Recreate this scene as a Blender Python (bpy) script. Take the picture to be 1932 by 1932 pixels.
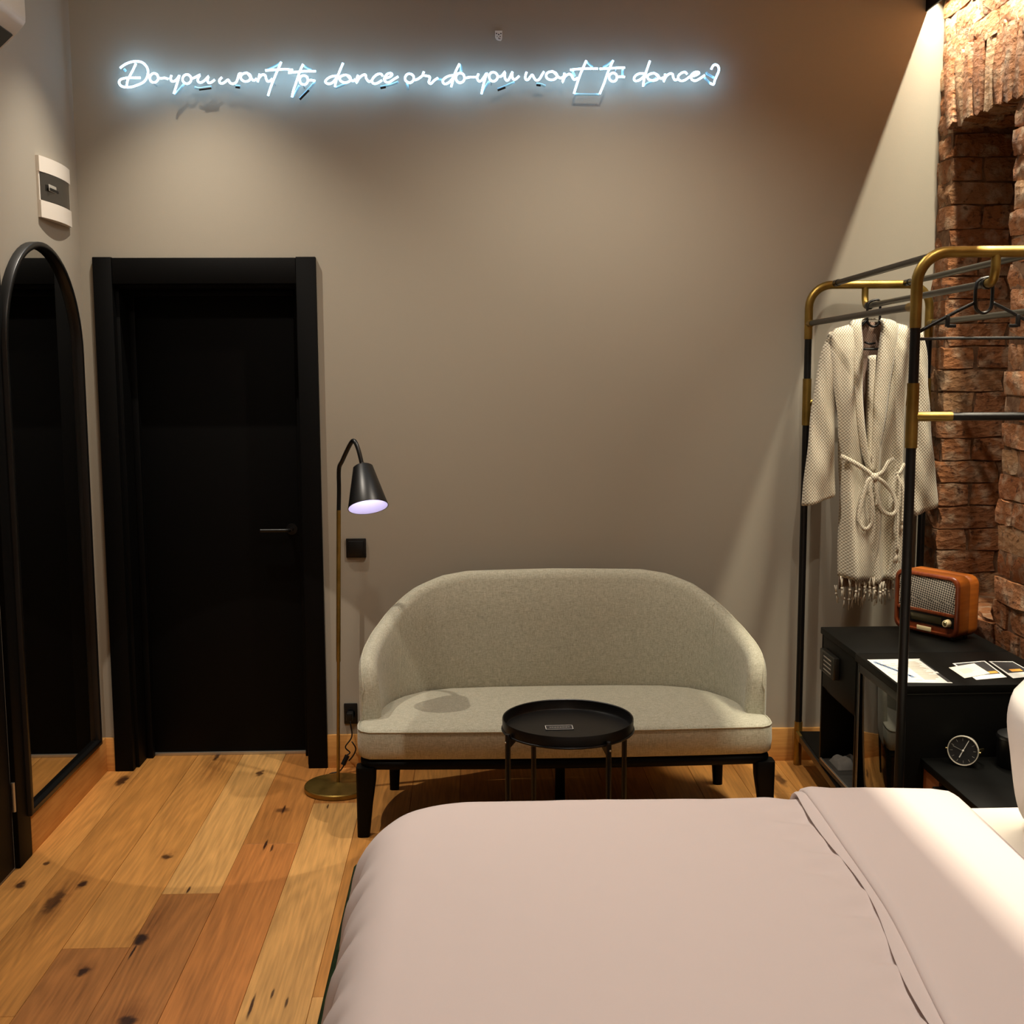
import bpy, bmesh, math, random
from mathutils import Vector, Matrix, noise
random.seed(7)
PI = math.pi
sc = bpy.context.scene
for o in list(bpy.data.objects): bpy.data.objects.remove(o, do_unlink=True)
C = sc.collection

# ---------------------------------------------------------------- camera
H = 1.662
cam = bpy.data.cameras.new('camera'); cam_o = bpy.data.objects.new('camera', cam); C.objects.link(cam_o)
cam.sensor_width = 36.0; cam.sensor_fit = 'HORIZONTAL'; cam.lens = 36.0 * 2239.3 / 1932.0
cam.clip_start = 0.05
def camera_matrix(pitch, yaw, roll):
    f = Vector((math.sin(yaw)*math.cos(pitch), math.cos(yaw)*math.cos(pitch), -math.sin(pitch)))
    r = Vector((math.cos(yaw), -math.sin(yaw), 0)); u = r.cross(f)
    c, s = math.cos(roll), math.sin(roll)
    r2 = c*r - s*u; u2 = s*r + c*u
    M = Matrix((r2, u2, -f)).transposed().to_4x4(); M.translation = (0, 0, H)
    return M
cam_o.matrix_world = camera_matrix(0.1211, 0.0341, 0.0045)
sc.camera = cam_o

# ---------------------------------------------------------------- world, colour, lights
def lin(c):
    return tuple(((v/255)/12.92 if v/255 <= 0.04045 else ((v/255+0.055)/1.055)**2.4) for v in c)
sc.view_settings.view_transform = 'Standard'; sc.view_settings.look = 'None'
sc.view_settings.gamma = 1.0; sc.view_settings.use_curve_mapping = False
sc.view_settings.exposure = 0.0
sc.cycles.max_bounces = 8; sc.cycles.diffuse_bounces = 5; sc.cycles.glossy_bounces = 4
sc.cycles.caustics_reflective = False; sc.cycles.caustics_refractive = False
sc.cycles.sample_clamp_indirect = 4.0
w = bpy.data.worlds.new('world'); sc.world = w; w.use_nodes = True
w.node_tree.nodes['Background'].inputs[0].default_value = (1.0, 0.9, 0.8, 1)
w.node_tree.nodes['Background'].inputs[1].default_value = 0.02

def spot(name, loc, target, power, col, size, blend, radius):
    l = bpy.data.lights.new(name, 'SPOT'); l.energy = power; l.color = col
    l.spot_size = math.radians(size); l.spot_blend = blend; l.shadow_soft_size = radius
    o = bpy.data.objects.new(name, l); C.objects.link(o); o.location = loc
    o.rotation_euler = (Vector(target)-Vector(loc)).to_track_quat('-Z', 'Y').to_euler()
    return o
def area(name, loc, target, power, col, sx, sy, spread=180):
    l = bpy.data.lights.new(name, 'AREA'); l.energy = power; l.color = col
    l.shape = 'RECTANGLE'; l.size = sx; l.size_y = sy; l.spread = math.radians(spread)
    o = bpy.data.objects.new(name, l); C.objects.link(o); o.location = loc
    o.rotation_euler = (Vector(target)-Vector(loc)).to_track_quat('-Z', 'Y').to_euler()
    return o
WARM = (1.0, 0.80, 0.58); NEUT = (1.0, 0.89, 0.75)
CEIL = 3.22
# recessed ceiling downlights, and last an added fill spot
spot('ceiling_spot', (-1.10, 4.42, CEIL-0.02), (-0.85, 4.20, 0), 124, NEUT, 95, 1.0, 0.009)
spot('ceiling_spot', (0.45, 3.92, CEIL-0.02), (0.50, 4.20, 0), 112, NEUT, 132, 1.0, 0.03)
spot('ceiling_spot', (0.35, 1.95, CEIL-0.02), (0.35, 1.95, 0), 112, (1.0, 0.90, 0.80), 74, 0.6, 0.06)
spot('ceiling_spot', (-0.30, 3.00, CEIL-0.02), (-1.54, 4.10, 2.0), 46, NEUT, 125, 1.0, 0.05)
spot('ceiling_spot', (1.10, 2.75, CEIL-0.02), (1.72, 4.20, 1.1), 46, NEUT, 52, 0.6, 0.02)
spot('ceiling_spot', (0.20, -0.30, CEIL-0.02), (0.20, -0.40, 0), 80, NEUT, 130, 0.6, 0.06)  # unseen spot added behind the camera, its bounce fills the room with neutral light
# narrow adjustable spot on the floor before the door
_t = math.radians(35.5); _n = (0.05, 0.998)
spot('narrow_spot', (-1.02, 2.30, CEIL-0.02), (-1.02+_n[0]*math.sin(_t), 2.30+_n[1]*math.sin(_t), CEIL-0.02-math.cos(_t)), 110, NEUT, 24, 0.03, 0.01)
# linear profile light inside the slot along the brick wall
sl = area('cove_light', (1.842, 3.20, 3.115), (1.842, 3.20, 0), 62, (1.0, 0.90, 0.70), 0.0022, 3.26, 105)
sl.rotation_euler = (0, 0, 0)

# ---------------------------------------------------------------- materials
def mat(name, col, rough=0.5, metal=0.0, bump=None, spec=0.5, vary=None, sheen=0.0, coat=0.0, emit=None):
    """col: sRGB; bump=(scale, strength, distance[, stretch]); vary=(colour2, scale[, stretch])"""
    m = bpy.data.materials.new(name); m.use_nodes = True; nt = m.node_tree
    b = nt.nodes['Principled BSDF']; N = nt.nodes.new; L = nt.links.new
    b.inputs['Base Color'].default_value = (*lin(col), 1)
    b.inputs['Roughness'].default_value = rough; b.inputs['Metallic'].default_value = metal
    b.inputs['Specular IOR Level'].default_value = spec
    b.inputs['Sheen Weight'].default_value = sheen; b.inputs['Coat Weight'].default_value = coat
    tc = N('ShaderNodeTexCoord')
    def coord(st):
        if not st: return tc.outputs['Object']
        mp = N('ShaderNodeMapping'); mp.inputs['Scale'].default_value = st
        L(tc.outputs['Object'], mp.inputs[0]); return mp.outputs[0]
    if vary:
        n = N('ShaderNodeTexNoise'); n.inputs['Scale'].default_value = vary[1]; n.inputs['Detail'].default_value = 6
        L(coord(vary[2] if len(vary) > 2 else None), n.inputs['Vector'])
        r = N('ShaderNodeMapRange'); r.inputs[1].default_value = 0.35; r.inputs[2].default_value = 0.65
        L(n.outputs[0], r.inputs[0])
        mx = N('ShaderNodeMix'); mx.data_type = 'RGBA'
        mx.inputs[6].default_value = (*lin(col), 1); mx.inputs[7].default_value = (*lin(vary[0]), 1)
        L(r.outputs[0], mx.inputs[0]); L(mx.outputs[2], b.inputs['Base Color'])
    if bump:
        n = N('ShaderNodeTexNoise'); n.inputs['Scale'].default_value = bump[0]; n.inputs['Detail'].default_value = 5
        L(coord(bump[3] if len(bump) > 3 else None), n.inputs['Vector'])
        bp = N('ShaderNodeBump'); bp.inputs['Strength'].default_value = bump[1]; bp.inputs['Distance'].default_value = bump[2]
        L(n.outputs[0], bp.inputs['Height']); L(bp.outputs[0], b.inputs['Normal'])
    if emit:
        b.inputs['Emission Color'].default_value = (*lin(emit[0]), 1); b.inputs['Emission Strength'].default_value = emit[1]
    return m

def weave(name, c1, c2, scale, rough=0.9, bumpd=0.0006, sheen=0.2, diamond=False, c3=None):
    """woven cloth: two crossing thread waves broken up by noise; diamond adds a jacquard figure"""
    m = bpy.data.materials.new(name); m.use_nodes = True; nt = m.node_tree
    b = nt.nodes['Principled BSDF']; N = nt.nodes.new; L = nt.links.new
    b.inputs['Roughness'].default_value = rough; b.inputs['Sheen Weight'].default_value = sheen
    b.inputs['Specular IOR Level'].default_value = 0.25
    tc = N('ShaderNodeTexCoord')
    def math_(op, a, bb=None):
        x = N('ShaderNodeMath'); x.operation = op
        for i, v in enumerate((a, bb)):
            if v is None: continue
            if isinstance(v, (int, float)): x.inputs[i].default_value = v
            else: L(v, x.inputs[i])
        return x.outputs[0]
    sx = N('ShaderNodeSeparateXYZ'); L(tc.outputs['Object'], sx.inputs[0])
    if diamond:
        d1 = math_('SINE', math_('MULTIPLY', sx.outputs[0], scale))
        d2 = math_('SINE', math_('MULTIPLY', sx.outputs[2], scale*0.75))
        h = math_('ADD', math_('MULTIPLY', math_('MULTIPLY', d1, d2), 0.5), 0.5)
    else:
        nx = N('ShaderNodeTexNoise'); nx.inputs['Scale'].default_value = scale; nx.inputs['Detail'].default_value = 3
        mp = N('ShaderNodeMapping'); mp.inputs['Scale'].default_value = (0.25, 1, 1.6); L(tc.outputs['Object'], mp.inputs[0]); L(mp.outputs[0], nx.inputs['Vector'])
        ny = N('ShaderNodeTexNoise'); ny.inputs['Scale'].default_value = scale; ny.inputs['Detail'].default_value = 3
        mq = N('ShaderNodeMapping'); mq.inputs['Scale'].default_value = (1.6, 0.5, 0.25); L(tc.outputs['Object'], mq.inputs[0]); L(mq.outputs[0], ny.inputs['Vector'])
        h = math_('MULTIPLY', math_('ADD', nx.outputs[0], ny.outputs[0]), 0.5)
    fine = N('ShaderNodeTexNoise'); fine.inputs['Scale'].default_value = 260; L(tc.outputs['Object'], fine.inputs['Vector'])
    hh = math_('ADD', math_('MULTIPLY', h, 0.75), math_('MULTIPLY', fine.outputs[0], 0.25))
    r = N('ShaderNodeMapRange'); L(hh, r.inputs[0])
    r.inputs[1].default_value = 0.30; r.inputs[2].default_value = 0.70
    mx = N('ShaderNodeMix'); mx.data_type = 'RGBA'; L(r.outputs[0], mx.inputs[0])
    mx.inputs[6].default_value = (*lin(c1), 1); mx.inputs[7].default_value = (*lin(c2), 1)
    L(mx.outputs[2], b.inputs['Base Color'])
    bp = N('ShaderNodeBump'); bp.inputs['Strength'].default_value = 0.6; bp.inputs['Distance'].default_value = bumpd
    L(hh, bp.inputs['Height']); L(bp.outputs[0], b.inputs['Normal'])
    return m

M = {}
M['paint'] = mat('wall_paint', (160, 153, 139), 0.75, bump=(180, 0.25, 0.0006), spec=0.3)
M['ceiling'] = mat('ceiling_paint', (232, 228, 222), 0.85)
M['black_wood'] = mat('black_lacquer', (4, 4, 3), 0.5, bump=(60, 0.1, 0.0004, (6, 6, 0.4)), spec=0.12)
M['door_black'] = mat('door_black', (3, 3, 3), 0.6, spec=0.12)
M['black_metal'] = mat('black_metal', (9, 9, 9), 0.38, 0.0, spec=0.4)
M['gun_metal'] = mat('gunmetal_rod', (62, 60, 54), 0.38, 0.7)
M['plastic_black'] = mat('black_plastic', (8, 8, 8), 0.42, spec=0.4)
M['brass'] = mat('brushed_brass', (158, 131, 68), 0.4, 0.9, bump=(90, 0.15, 0.0004), vary=((132, 107, 50), 14))
M['pale_brass'] = mat('pale_brass', (205, 186, 130), 0.25, 1.0)
M['chrome'] = mat('chrome', (215, 212, 205), 0.15, 1.0)
M['rim'] = mat('clock_rim', (238, 232, 214), 0.22, 0.5)
M['steel'] = mat('satin_steel', (190, 186, 174), 0.3, 0.75)
M['oak_trim'] = mat('oak_trim', (214, 160, 90), 0.5, bump=(60, 0.1, 0.0005, (0.6, 0.6, 10)), vary=((196, 140, 74), 6, (1, 1, 14)))
M['mirror'] = mat('mirror_glass', (200, 200, 196), 0.02, 1.0)
M['white_plastic'] = mat('white_plastic', (225, 218, 206), 0.4)
M['ac_plastic'] = mat('ac_plastic', (206, 196, 180), 0.5)
M['smoke_window'] = mat('smoked_window', (44, 42, 39), 0.12, spec=0.6)
M['sofa'] = weave('sofa_fabric', (138, 135, 116), (200, 197, 178), 220)
M['piping'] = weave('sofa_piping', (150, 147, 128), (196, 192, 172), 300)
M['fringe'] = mat('robe_fringe', (228, 218, 198), 0.9)
M['robe'] = weave('robe_jacquard', (150, 140, 120), (224, 216, 196), 640, bumpd=0.0015, diamond=True)
M['robe_in'] = weave('robe_inside', (150, 122, 108), (182, 158, 140), 700, bumpd=0.001, diamond=True)
M['duvet'] = mat('duvet_cotton', (221, 208, 204), 0.85, bump=(500, 0.15, 0.0003), sheen=0.1, spec=0.2)
M['sheet'] = mat('sheet_cotton', (236, 228, 214), 0.85, bump=(400, 0.15, 0.0003), spec=0.2)
M['pillow'] = mat('pillow_cotton', (222, 216, 210), 0.85, bump=(60, 0.2, 0.001), spec=0.2)
M['green'] = mat('green_velvet', (34, 52, 26), 0.85, spec=0.15, vary=((24, 38, 18), 20))
M['radio_wood'] = mat('radio_veneer', (158, 86, 28), 0.32, bump=(60, 0.08, 0.0004, (1, 1, 8)), vary=((138, 72, 22), 9, (1, 1, 10)), coat=0.3)
M['radio_dark'] = mat('radio_mahogany', (126, 58, 24), 0.35, vary=((104, 44, 18), 12, (8, 1, 1)), coat=0.3)
M['walnut'] = mat('walnut', (138, 84, 44), 0.45, vary=((112, 64, 32), 8, (1, 1, 10)))
M['dark_oak'] = mat('dark_oak_board', (66, 62, 56), 0.6, bump=(40, 0.4, 0.001, (0.5, 8, 8)), vary=((40, 38, 34), 14, (0.5, 10, 10)))
M['paper'] = mat('paper', (208, 207, 202), 0.75, spec=0.2)
M['ink_blue'] = mat('printed_blue', (120, 140, 170), 0.7)
M['ink_tan'] = mat('printed_tan', (150, 130, 96), 0.7)
M['ink_grey'] = mat('printed_grey', (150, 146, 140), 0.7)
M['ink_black'] = mat('printed_black', (36, 34, 36), 0.6)
M['ink_orange'] = mat('printed_orange', (214, 150, 60), 0.6)
M['lamp_in'] = mat('lamp_shade_inside', (236, 234, 244), 0.6)
M['bulb'] = mat('bulb_glow', (255, 250, 255), 0.5, emit=((225, 222, 255), 9.0))
M['neon'] = mat('neon_glow', (255, 255, 255), 0.4, emit=((160, 212, 255), 10.5))
M['neon_dim'] = mat('neon_return_tube', (150, 200, 225), 0.25, emit=((150, 210, 240), 0.25))
M['screen'] = mat('radio_dial', (58, 52, 34), 0.2)
M['cream'] = mat('cream_knob', (226, 208, 160), 0.35)
M['clock_face'] = mat('clock_face', (24, 24, 25), 0.6)
M['white_paint'] = mat('white_paint', (236, 234, 226), 0.5)
M['mark_grey'] = mat('dial_mark_grey', (160, 156, 146), 0.5)
M['glass_dark'] = mat('dark_glass', (10, 10, 9), 0.04, spec=0.9)
M['mortar'] = mat('mortar', (140, 108, 80), 0.95, bump=(70, 0.9, 0.008), vary=((100, 70, 48), 25))

def grille_mat():
    m = bpy.data.materials.new('woven_grille'); m.use_nodes = True; nt = m.node_tree
    b = nt.nodes['Principled BSDF']; N = nt.nodes.new; L = nt.links.new
    tc = N('ShaderNodeTexCoord'); mp = N('ShaderNodeMapping'); L(tc.outputs['Object'], mp.inputs[0])
    mp.inputs['Scale'].default_value = (150, 0, 170)
    br = N('ShaderNodeTexBrick'); br.offset = 0.5
    mp2 = N('ShaderNodeMapping'); L(mp.outputs[0], mp2.inputs[0]); mp2.inputs['Rotation'].default_value = (PI/2, 0, 0)
    mp3 = N('ShaderNodeMapping'); L(mp2.outputs[0], mp3.inputs[0]); mp3.inputs['Rotation'].default_value = (0, 0, 0.6)
    ck = N('ShaderNodeTexChecker'); ck.inputs['Scale'].default_value = 1.0
    ck.inputs[1].default_value = (*lin((206, 198, 180)), 1); ck.inputs[2].default_value = (*lin((44, 40, 34)), 1)
    L(mp3.outputs[0], ck.inputs['Vector']); L(ck.outputs[0], b.inputs['Base Color'])
    b.inputs['Roughness'].default_value = 0.6
    return m
M['grille'] = grille_mat()

def brick_mat():
    m = bpy.data.materials.new('old_brick'); m.use_nodes = True; nt = m.node_tree
    b = nt.nodes['Principled BSDF']; N = nt.nodes.new; L = nt.links.new
    b.inputs['Roughness'].default_value = 0.8; b.inputs['Specular IOR Level'].default_value = 0.3
    g = N('ShaderNodeNewGeometry'); oi = N('ShaderNodeObjectInfo')
    rv = N('ShaderNodeVectorMath'); rv.operation = 'SCALE'; rv.inputs[0].default_value = (7, 5, 3); L(oi.outputs['Random'], rv.inputs['Scale'])
    ad = N('ShaderNodeVectorMath'); ad.operation = 'ADD'; L(g.outputs['Position'], ad.inputs[0]); L(rv.outputs[0], ad.inputs[1])
    rp = N('ShaderNodeValToRGB'); L(oi.outputs['Random'], rp.inputs[0]); e = rp.color_ramp.elements
    e[0].color = (*lin((170, 114, 74)), 1); e[1].color = (*lin((192, 148, 106)), 1)
    x = rp.color_ramp.elements.new(0.35); x.color = (*lin((182, 120, 74)), 1)
    x = rp.color_ramp.elements.new(0.65); x.color = (*lin((158, 98, 58)), 1)
    n = N('ShaderNodeTexNoise'); n.inputs['Scale'].default_value = 16; n.inputs['Detail'].default_value = 8; L(ad.outputs[0], n.inputs['Vector'])
    r = N('ShaderNodeMapRange'); r.inputs[1].default_value = 0.50; r.inputs[2].default_value = 0.72; L(n.outputs[0], r.inputs[0])
    mx = N('ShaderNodeMix'); mx.data_type = 'RGBA'; L(r.outputs[0], mx.inputs[0]); L(rp.outputs[0], mx.inputs[6])
    mx.inputs[7].default_value = (*lin((202, 174, 144)), 1)
    n3 = N('ShaderNodeTexNoise'); n3.inputs['Scale'].default_value = 45; n3.inputs['Detail'].default_value = 4; L(ad.outputs[0], n3.inputs['Vector'])
    r3 = N('ShaderNodeMapRange'); r3.inputs[1].default_value = 0.58; r3.inputs[2].default_value = 0.74; L(n3.outputs[0], r3.inputs[0])
    m3 = N('ShaderNodeMix'); m3.data_type = 'RGBA'; L(r3.outputs[0], m3.inputs[0]); L(mx.outputs[2], m3.inputs[6])
    m3.inputs[7].default_value = (*lin((92, 58, 42)), 1)
    L(m3.outputs[2], b.inputs['Base Color'])
    n2 = N('ShaderNodeTexNoise'); n2.inputs['Scale'].default_value = 38; n2.inputs['Detail'].default_value = 8; n2.inputs['Roughness'].default_value = 0.65
    mp = N('ShaderNodeMapping'); mp.inputs['Scale'].default_value = (1, 1, 1.7); L(ad.outputs[0], mp.inputs[0]); L(mp.outputs[0], n2.inputs['Vector'])
    v = N('ShaderNodeTexVoronoi'); v.inputs['Scale'].default_value = 26; L(mp.outputs[0], v.inputs['Vector'])
    a2 = N('ShaderNodeMath'); a2.operation = 'MULTIPLY_ADD'; L(n2.outputs[0], a2.inputs[0]); a2.inputs[1].default_value = 1.6; L(v.outputs[0], a2.inputs[2])
    bp = N('ShaderNodeBump'); bp.inputs['Strength'].default_value = 1.0; bp.inputs['Distance'].default_value = 0.018
    L(a2.outputs[0], bp.inputs['Height']); L(bp.outputs[0], b.inputs['Normal'])
    return m
M['brick'] = brick_mat()

# knots, heart stains and drying cracks of the oak boards: (x, y, half width, half length, strength)
KNOTS = [(-1.433, 4.715, .022, .07, .95), (-1.43, 4.70, .05, .20, .45), (-1.111, 5.0, .012, .05, .9), (-1.09, 4.88, .06, .24, .55),
 (-0.886, 4.778, .016, .035, .95), (-0.886, 4.778, .04, .06, .3), (-0.724, 4.367, .006, .05, 1), (-0.728, 4.36, .03, .03, .75), (-0.74, 4.33, .06, .18, .3),
 (-1.057, 3.943, .02, .03, .9), (-1.066, 3.955, .035, .07, .4), (-1.476, 3.743, .016, .03, .95), (-1.49, 3.74, .035, .05, .5),
 (-1.276, 3.73, .016, .035, 1), (-1.325, 3.61, .022, .10, .8), (-1.315, 3.62, .05, .34, .6), (-1.452, 3.90, .010, .02, .9), (-0.984, 3.345, .022, .04, 1),
 (-0.965, 3.44, .035, .16, .55), (-0.984, 3.36, .05, .09, .45), (-1.092, 3.165, .018, .028, .95), (-1.095, 3.17, .04, .05, .5), (-1.09, 3.03, .07, .16, .3),
 (-0.897, 2.905, .03, .03, .95), (-0.90, 2.93, .06, .09, .6), (-0.735, 4.03, .006, .05, 1), (-0.708, 4.0, .005, .035, .9), (-0.921, 3.675, .005, .03, 1),
 (-0.59, 2.96, .005, .07, 1), (-0.545, 3.02, .004, .03, .9), (-0.50, 2.975, .004, .03, .9), (-0.985, 3.27, .004, .05, 1), (-0.56, 4.39, .004, .03, .9),
 (1.24, 4.60, .02, .08, .8), (1.22, 4.66, .05, .2, .4)]
def wood_floor_mat():
    m = bpy.data.materials.new('oak_floor'); m.use_nodes = True; nt = m.node_tree
    b = nt.nodes['Principled BSDF']; N = nt.nodes.new; L = nt.links.new
    b.inputs['Roughness'].default_value = 0.5; b.inputs['Specular IOR Level'].default_value = 0.35
    g = N('ShaderNodeNewGeometry'); oi = N('ShaderNodeObjectInfo')
    rv = N('ShaderNodeVectorMath'); rv.operation = 'SCALE'; rv.inputs[0].default_value = (13, 29, 0); L(oi.outputs['Random'], rv.inputs['Scale'])
    ad = N('ShaderNodeVectorMath'); ad.operation = 'ADD'; L(g.outputs['Position'], ad.inputs[0]); L(rv.outputs[0], ad.inputs[1])
    # cathedral figure: rings of a stretched noise field
    mp = N('ShaderNodeMapping'); mp.inputs['Scale'].default_value = (5.5, 0.55, 1); L(ad.outputs[0], mp.inputs[0])
    n1 = N('ShaderNodeTexNoise'); n1.inputs['Scale'].default_value = 1.0; n1.inputs['Detail'].default_value = 2; L(mp.outputs[0], n1.inputs['Vector'])
    k = N('ShaderNodeMath'); k.operation = 'MULTIPLY'; k.inputs[1].default_value = 95; L(n1.outputs[0], k.inputs[0])
    s = N('ShaderNodeMath'); s.operation = 'SINE'; L(k.outputs[0], s.inputs[0])
    mp2 = N('ShaderNodeMapping'); mp2.inputs['Scale'].default_value = (120, 5, 1); L(ad.outputs[0], mp2.inputs[0])
    n2 = N('ShaderNodeTexNoise'); n2.inputs['Scale'].default_value = 1.0; n2.inputs['Detail'].default_value = 5; L(mp2.outputs[0], n2.inputs['Vector'])
    mp4 = N('ShaderNodeMapping'); mp4.inputs['Scale'].default_value = (7, 1.3, 1); L(ad.outputs[0], mp4.inputs[0])
    n4 = N('ShaderNodeTexNoise'); n4.inputs['Scale'].default_value = 1.0; n4.inputs['Detail'].default_value = 4; L(mp4.outputs[0], n4.inputs['Vector'])
    f1 = N('ShaderNodeMath'); f1.operation = 'MULTIPLY_ADD'; L(s.outputs[0], f1.inputs[0]); f1.inputs[1].default_value = 0.055; f1.inputs[2].default_value = 0.0
    f2 = N('ShaderNodeMath'); f2.operation = 'MULTIPLY_ADD'; L(n2.outputs[0], f2.inputs[0]); f2.inputs[1].default_value = 0.55; L(f1.outputs[0], f2.inputs[2])
    f3 = N('ShaderNodeMath'); f3.operation = 'MULTIPLY_ADD'; L(n4.outputs[0], f3.inputs[0]); f3.inputs[1].default_value = 0.55; L(f2.outputs[0], f3.inputs[2])
    mr = N('ShaderNodeMapRange'); L(f3.outputs[0], mr.inputs[0]); mr.inputs[1].default_value = 0.30; mr.inputs[2].default_value = 0.80
    mr.inputs[3].default_value = 0.52; mr.inputs[4].default_value = 1.16
    ml = N('ShaderNodeVectorMath'); ml.operation = 'SCALE'; L(oi.outputs['Color'], ml.inputs[0]); L(mr.outputs[0], ml.inputs['Scale'])
    # knots
    wn = N('ShaderNodeTexNoise'); wn.inputs['Scale'].default_value = 30; wn.inputs['Detail'].default_value = 3; L(g.outputs['Position'], wn.inputs['Vector'])
    ws = N('ShaderNodeVectorMath'); ws.operation = 'MULTIPLY_ADD'; L(wn.outputs['Color'], ws.inputs[0]); ws.inputs[1].default_value = (0.03, 0.05, 0); L(g.outputs['Position'], ws.inputs[2])
    wk = N('ShaderNodeVectorMath'); wk.operation = 'MULTIPLY_ADD'; L(wn.outputs['Color'], wk.inputs[0]); wk.inputs[1].default_value = (0.006, 0.01, 0); L(g.outputs['Position'], wk.inputs[2])
    masks = {}
    for (x, y, rx, ry, st) in KNOTS:
        crack, stain = rx < .008, st < .65
        src, dx, dy = (wk, .003, .005) if crack else (ws, .015, .025)
        v = N('ShaderNodeVectorMath'); v.operation = 'MULTIPLY_ADD'; L(src.outputs[0], v.inputs[0])
        v.inputs[1].default_value = (1/rx, 1/ry, 0); v.inputs[2].default_value = (-(x+dx)/rx, -(y+dy)/ry, 0)
        ln = N('ShaderNodeVectorMath'); ln.operation = 'LENGTH'; L(v.outputs[0], ln.inputs[0])
        r = N('ShaderNodeMapRange'); L(ln.outputs['Value'], r.inputs[0]); r.interpolation_type = 'SMOOTHSTEP'
        r.inputs[1].default_value = 0.0 if stain else 0.45; r.inputs[2].default_value = 1.35 if stain else 1.2
        r.inputs[3].default_value = st*(1.15 if stain else 1); r.inputs[4].default_value = 0.0
        if stain in masks:
            mm = N('ShaderNodeMath'); mm.operation = 'MAXIMUM'; L(masks[stain], mm.inputs[0]); L(r.outputs[0], mm.inputs[1]); masks[stain] = mm.outputs[0]
        else: masks[stain] = r.outputs[0]
    # heart stains follow the grain
    gr = N('ShaderNodeMapRange'); L(n2.outputs[0], gr.inputs[0]); gr.inputs[1].default_value = 0.35; gr.inputs[2].default_value = 0.62; gr.inputs[3].default_value = 1.0; gr.inputs[4].default_value = 0.45
    sm = N('ShaderNodeMath'); sm.operation = 'MULTIPLY'; L(masks[True], sm.inputs[0]); L(gr.outputs[0], sm.inputs[1])
    def darken(src, mask, col):
        c_ = N('ShaderNodeMix'); c_.data_type = 'RGBA'; L(mask, c_.inputs[0]); c_.inputs[6].default_value = (1, 1, 1, 1); c_.inputs[7].default_value = (*col, 1)
        mu = N('ShaderNodeVectorMath'); mu.operation = 'MULTIPLY'; L(src, mu.inputs[0]); L(c_.outputs[2], mu.inputs[1]); return mu.outputs[0]
    o1 = darken(ml.outputs[0], sm.outputs[0], (.30, .20, .12)); o2 = darken(o1, masks[False], (.09, .06, .05))
    L(o2, b.inputs['Base Color'])
    bp = N('ShaderNodeBump'); bp.inputs['Strength'].default_value = 0.25; bp.inputs['Distance'].default_value = 0.0008
    L(f3.outputs[0], bp.inputs['Height']); L(bp.outputs[0], b.inputs['Normal'])
    return m
M['floor'] = wood_floor_mat()

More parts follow.
